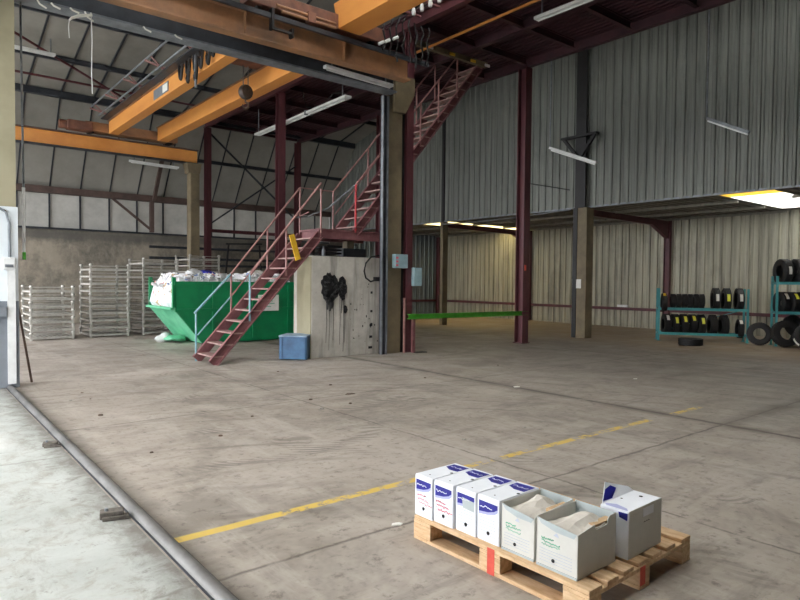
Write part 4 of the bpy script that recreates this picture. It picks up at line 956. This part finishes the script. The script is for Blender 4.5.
def add_label(t, ro, ang, m, w=.075, L=.6, off=0.):
    b = MB(); n = 8
    for i in range(n + 1):
        a = ang + L * (i / n - .5)
        for dz in (-w / 2, w / 2): b.v.append(((ro + .008) * math.cos(a), (ro + .008) * math.sin(a), dz + off))
    for i in range(n): b.f.append((2 * i, 2 * i + 2, 2 * i + 3, 2 * i + 1))
    b.build('tyre_label', M[m], t, solid=.002)
S = V((.571, -.821, 0)); D = V((.821, .571, 0)); rng = random.Random(5)
protos = {'big': (tyre_proto(.292, .185, .145), .292), 'tall': (tyre_proto(.315, .175, .19), .315), 'small': (tyre_proto(.19, .135, .12), .19), 'mid': (tyre_proto(.25, .15, .16), .25), 'van': (tyre_proto(.33, .22, .165), .33)}
used = set()
def place(kind, pos, Mr, label, group, stick=None):
    p, ro = protos[kind]
    if kind not in used: t = p; used.add(kind); t.location = pos; ch = list(t.children)
    else: t = dup(p, pos)
    if stick is None and kind in used: pass
    t.rotation_mode = 'QUATERNION'; t.rotation_quaternion = Mr.to_quaternion(); t['label'] = label; t['group'] = group; t.location = pos
    t['_l'] = 1; del t['_l']
    return t
def upright(yaw=0., lean=0., spin=0.):
    # local z (axle) along the rack direction S
    X = (-D).copy(); Zx = S; Yx = Zx.cross(X)
    Mb = Matrix((X, Yx, Zx)).transposed().to_4x4()
    return Matrix.Rotation(yaw, 4, 'Z') @ Matrix.Rotation(lean, 4, tuple(D)) @ Mb @ Matrix.Rotation(spin, 4, 'Z')
LABELQ = []
def rack(P0, L, levels, ht, label, depth=.42, group='turquoise tyre racks'):
    t = thing('tyre_rack', label, 'rack', tuple(P0), group); P0 = V(P0)
    for s_ in (0, L):
        for d in (0, depth):
            p = P0 + S * s_ + D * d; k = MB().beam(p, p + V((0, 0, ht)), .05, .05, up=tuple(D)).build('post', M['shelf'], t)
            MB().box(p.x - .05, p.x + .05, p.y - .05, p.y + .05, 0, .01).build('foot', M['shelf'], t)
    for z in levels:
        for d in (0, depth): MB().beam(P0 + D * d + V((0, 0, z)), P0 + D * d + S * L + V((0, 0, z)), .04, .07).build('beam', M['shelf'], t)
        for s_ in (0, L): MB().beam(P0 + S * s_ + V((0, 0, z)), P0 + S * s_ + D * depth + V((0, 0, z)), .04, .05).build('cross_bar', M['shelf'], t)
    for d in (depth,): MB().beam(P0 + D * d + V((0, 0, levels[0])), P0 + D * d + S * L + V((0, 0, levels[1])), .02, .02).build('brace', M['shelf'], t)
P1 = (16.47, 8.86, 0); L1 = 2.22
rack(P1, L1, (.2, .88), 1.45, 'lower two level turquoise tyre rack against the corrugated aisle wall')
P2 = (17.52, 6.26, 0); L2 = 2.2
rack(P2, L2, (.86, 1.62), 1.8, 'taller turquoise tyre rack at the right edge of the picture')
def on_rack(P, s_, z, kind, lab, grp, yaw=0, lean=0, stick=None, d=.21):
    ro = protos[kind][1]; p = V(P) + S * s_ + D * d
    # a round tyre sinks between the two front/back beams
    half = .21; sink = ro - math.sqrt(ro * ro - half * half) if ro > half + .01 else 0
    zc = z + .035 + ro - sink + .004 + abs(math.sin(lean)) * .02
    LABELQ.append((place(kind, (p.x, p.y, zc), upright(yaw, lean), lab, grp), ro, stick))
G1, G2, G3, G4 = 'tyres on the lower shelf of the low rack', 'tyres on the upper shelf of the low rack', 'tyres on the tall rack', 'loose tyres on the floor'
nm = ['first', 'second', 'third', 'fourth', 'fifth', 'sixth', 'seventh', 'eighth']
for i, (s_, col) in enumerate(((.22, 'wlabel'), (.44, 'ylabel'), (.66, 'ylabel'), (.88, 'ylabel'), (1.10, 'ylabel'))):
    on_rack(P1, s_, .2, 'big', 'black tyre with %s label, %s from the left on the lower shelf' % ('white' if col == 'wlabel' else 'yellow', nm[i]), G1, yaw=.12, lean=0.0, stick=(col, -.75 + .14 * ((i * 2) % 3), 0.))
for i, s_ in enumerate((1.40, 1.68)): on_rack(P1, s_, .2, 'big', 'plain black tyre, %s of the unlabelled pair on the lower shelf' % ('left' if i == 0 else 'right'), G1, yaw=.05)
on_rack(P1, 2.06, .2, 'mid', 'black tyre standing alone at the right end of the lower shelf', G1, stick=('wlabel', -.9, 0), d=.12)
on_rack(P1, .14, .88, 'mid', 'black tyre alone at the left end of the upper shelf', G2, stick=('yellow', -1.1, 0), d=.1)
for i in range(6): on_rack(P1, .36 + .145 * i, .88, 'small', 'small black tyre, %s from the left in the row of six on the upper shelf' % nm[i], G2, d=.03)
for i, (s_, col) in enumerate(((1.46, 'wlabel'), (1.73, 'ylabel'), (2.04, 'wlabel'))): on_rack(P1, s_, .88, 'tall', 'tall labelled tyre on the upper shelf, %s of three' % ('left', 'middle', 'right')[i], G2, stick=(col, -.2, 0))
for i, s_ in enumerate((.18, .50, .82, 1.14)): on_rack(P2, s_, 1.62, 'van', 'wide black tyre on top of the tall rack, %s from the left' % nm[i], G3, yaw=.25, stick=('wlabel', .15 * i - .1, 0))
for i, s_ in enumerate((.16, .38, .60, .82, 1.04)): on_rack(P2, s_, .86, 'big', 'labelled tyre on the middle shelf of the tall rack, %s from the left' % nm[i], G3, yaw=.3, stick=('wlabel' if i % 3 == 0 else 'ylabel', -.7, 0))
def ground(kind, x, y, z, Mr, lab, stick=None): LABELQ.append((place(kind, (x, y, z), Mr, lab, G4), protos[kind][1], stick))
def facing(yaw, tilt): # axle towards the camera-ish, tyre leaning back by tilt
    A = V((math.cos(yaw) * math.cos(tilt), math.sin(yaw) * math.cos(tilt), math.sin(tilt))); X = V((0, 0, 1)).cross(A).normalized(); return Matrix((X, A.cross(X), A)).transposed().to_4x4()
ground('big', 17.38, 6.6, .300, facing(math.radians(205), .10), 'upright black tyre showing its open centre between the two racks')
ground('big', 15.78, 7.62, .1, Matrix.Identity(4), 'black tyre lying flat on the floor in front of the low rack')
ground('van', 17.35, 5.98, .35, facing(math.radians(225), .25), 'black tyre leaning back under the tall rack, nearest the upright one')
ground('van', 17.30, 5.45, .30, facing(math.radians(215), .62), 'black tyre tipped far over at the foot of the tall rack', ('wlabel', 3.6, 0))
ground('big', 18.0, 6.0, .52, facing(math.radians(250), .5), 'black tyre on the heap under the tall rack, furthest back')
ground('van', 17.75, 5.3, .62, facing(math.radians(225), .9), 'black tyre lying across the others on the heap at the picture edge')
for t_, ro, st in LABELQ:
    if st: add_label(t_, ro, st[1], st[0])

# ------------------------------------------------------------------ small things on the floor and wall
def flat_bit(x, y, s_, m, lab, cat, seed, name):
    r2 = random.Random(seed); n = 9; pts = [(x + s_ * (1 + .4 * r2.uniform(-1, 1)) * math.cos(2 * PI * i / n), y + s_ * .6 * (1 + .4 * r2.uniform(-1, 1)) * math.sin(2 * PI * i / n)) for i in range(n)]
    return tag(MB().prism(pts, 'z', .0005, .008).build(name, M[m]), lab, cat)
flat_bit(7.24, 6.11, .06, 'wlabel', 'white scrap of paper on the open floor left of the red column foot', 'paper', 1, 'paper_scrap')
flat_bit(9.45, 5.47, .04, 'wlabel', 'tiny white paper scrap on the floor towards the tyre rack', 'paper', 2, 'paper_scrap')
flat_bit(4.88, 7.1, .07, 'rust', 'thin dark brown scrap on the floor below the concrete block', 'scrap', 3, 'metal_scrap')
flat_bit(2.50, 3.09, .035, 'wlabel', 'pale chip on the floor joint left of the pallet', 'chip', 4, 'plaster_chip')
r2 = random.Random(12)
for i in range(26):
    x = r2.uniform(1.5, 9); y = r2.uniform(4.2, 9.8); s_ = r2.uniform(.012, .03)
    o = MB().lathe([(0, 0), (s_, .0), (s_ * .8, s_ * .5), (0, s_ * .6)], 7, Matrix.Translation((x, y, .0)) @ Matrix.Rotation(r2.uniform(0, 3), 4, 'Z'), closed=False).build('pebble', M['plaster' if i % 2 else 'rust'])
    tag(o, 'tiny stone chip lying on the open concrete floor', 'chip', 'stone chips scattered on the floor')
o = MB().path([(15.18, 12.6, 4.66), (15.16, 11.6, 4.42), (15.1, 10.9, 4.25)], .014, 6).build('wall_cable', M['black']); tag(o, 'thin black cable crossing the upper corrugated wall to the black post', 'cable')
o = MB().box(20.28, 20.34, 12.1, 12.5, .72, .8).build('white_fitting', M['white']); tag(o, 'small white fitting on the red rail of the aisle wall', 'fitting')
o = MB().path([(15.2, 16.35, 3.62), (15.25, 15, 3.6), (15.2, 13, 3.62), (15.2, 10.9, 3.7)], .02, 6).build('roof_edge_pipe', M['greysteel']); tag(o, 'pale pipe along the aisle roof edge beside the black post', 'pipe')

# ------------------------------------------------------------------ camera, light, view
cd = bpy.data.cameras.new('camera'); cam = bpy.data.objects.new('camera', cd); C.objects.link(cam)
yaw, pitch, roll = 0.681376967, 0.0306631656, 0.00978946742
f = V((math.sin(yaw) * math.cos(pitch), math.cos(yaw) * math.cos(pitch), -math.sin(pitch)))
r = V((math.cos(yaw), -math.sin(yaw), 0)); u = r.cross(f)
r, u = r * math.cos(roll) + u * math.sin(roll), -r * math.sin(roll) + u * math.cos(roll)
cam.matrix_world = Matrix(((r.x, u.x, -f.x, 0), (r.y, u.y, -f.y, 0), (r.z, u.z, -f.z, 1.58), (0, 0, 0, 1)))
cd.sensor_width = 36; cd.lens = 620.17 / 800 * 36; cd.clip_start = .05; cd.clip_end = 200
bpy.context.scene.camera = cam
w = bpy.data.worlds.new('overcast'); bpy.context.scene.world = w; w.use_nodes = True
bg = w.node_tree.nodes['Background']; bg.inputs[0].default_value = (.97, .975, 1.0, 1); bg.inputs[1].default_value = 8.0
sc = bpy.context.scene
sc.cycles.max_bounces = 10; sc.cycles.diffuse_bounces = 6; sc.cycles.sample_clamp_indirect = 20
sc.cycles.use_denoising = True
sc.view_settings.view_transform = 'Standard'; sc.view_settings.look = 'None'; sc.view_settings.gamma = 1; sc.view_settings.exposure = 0.0
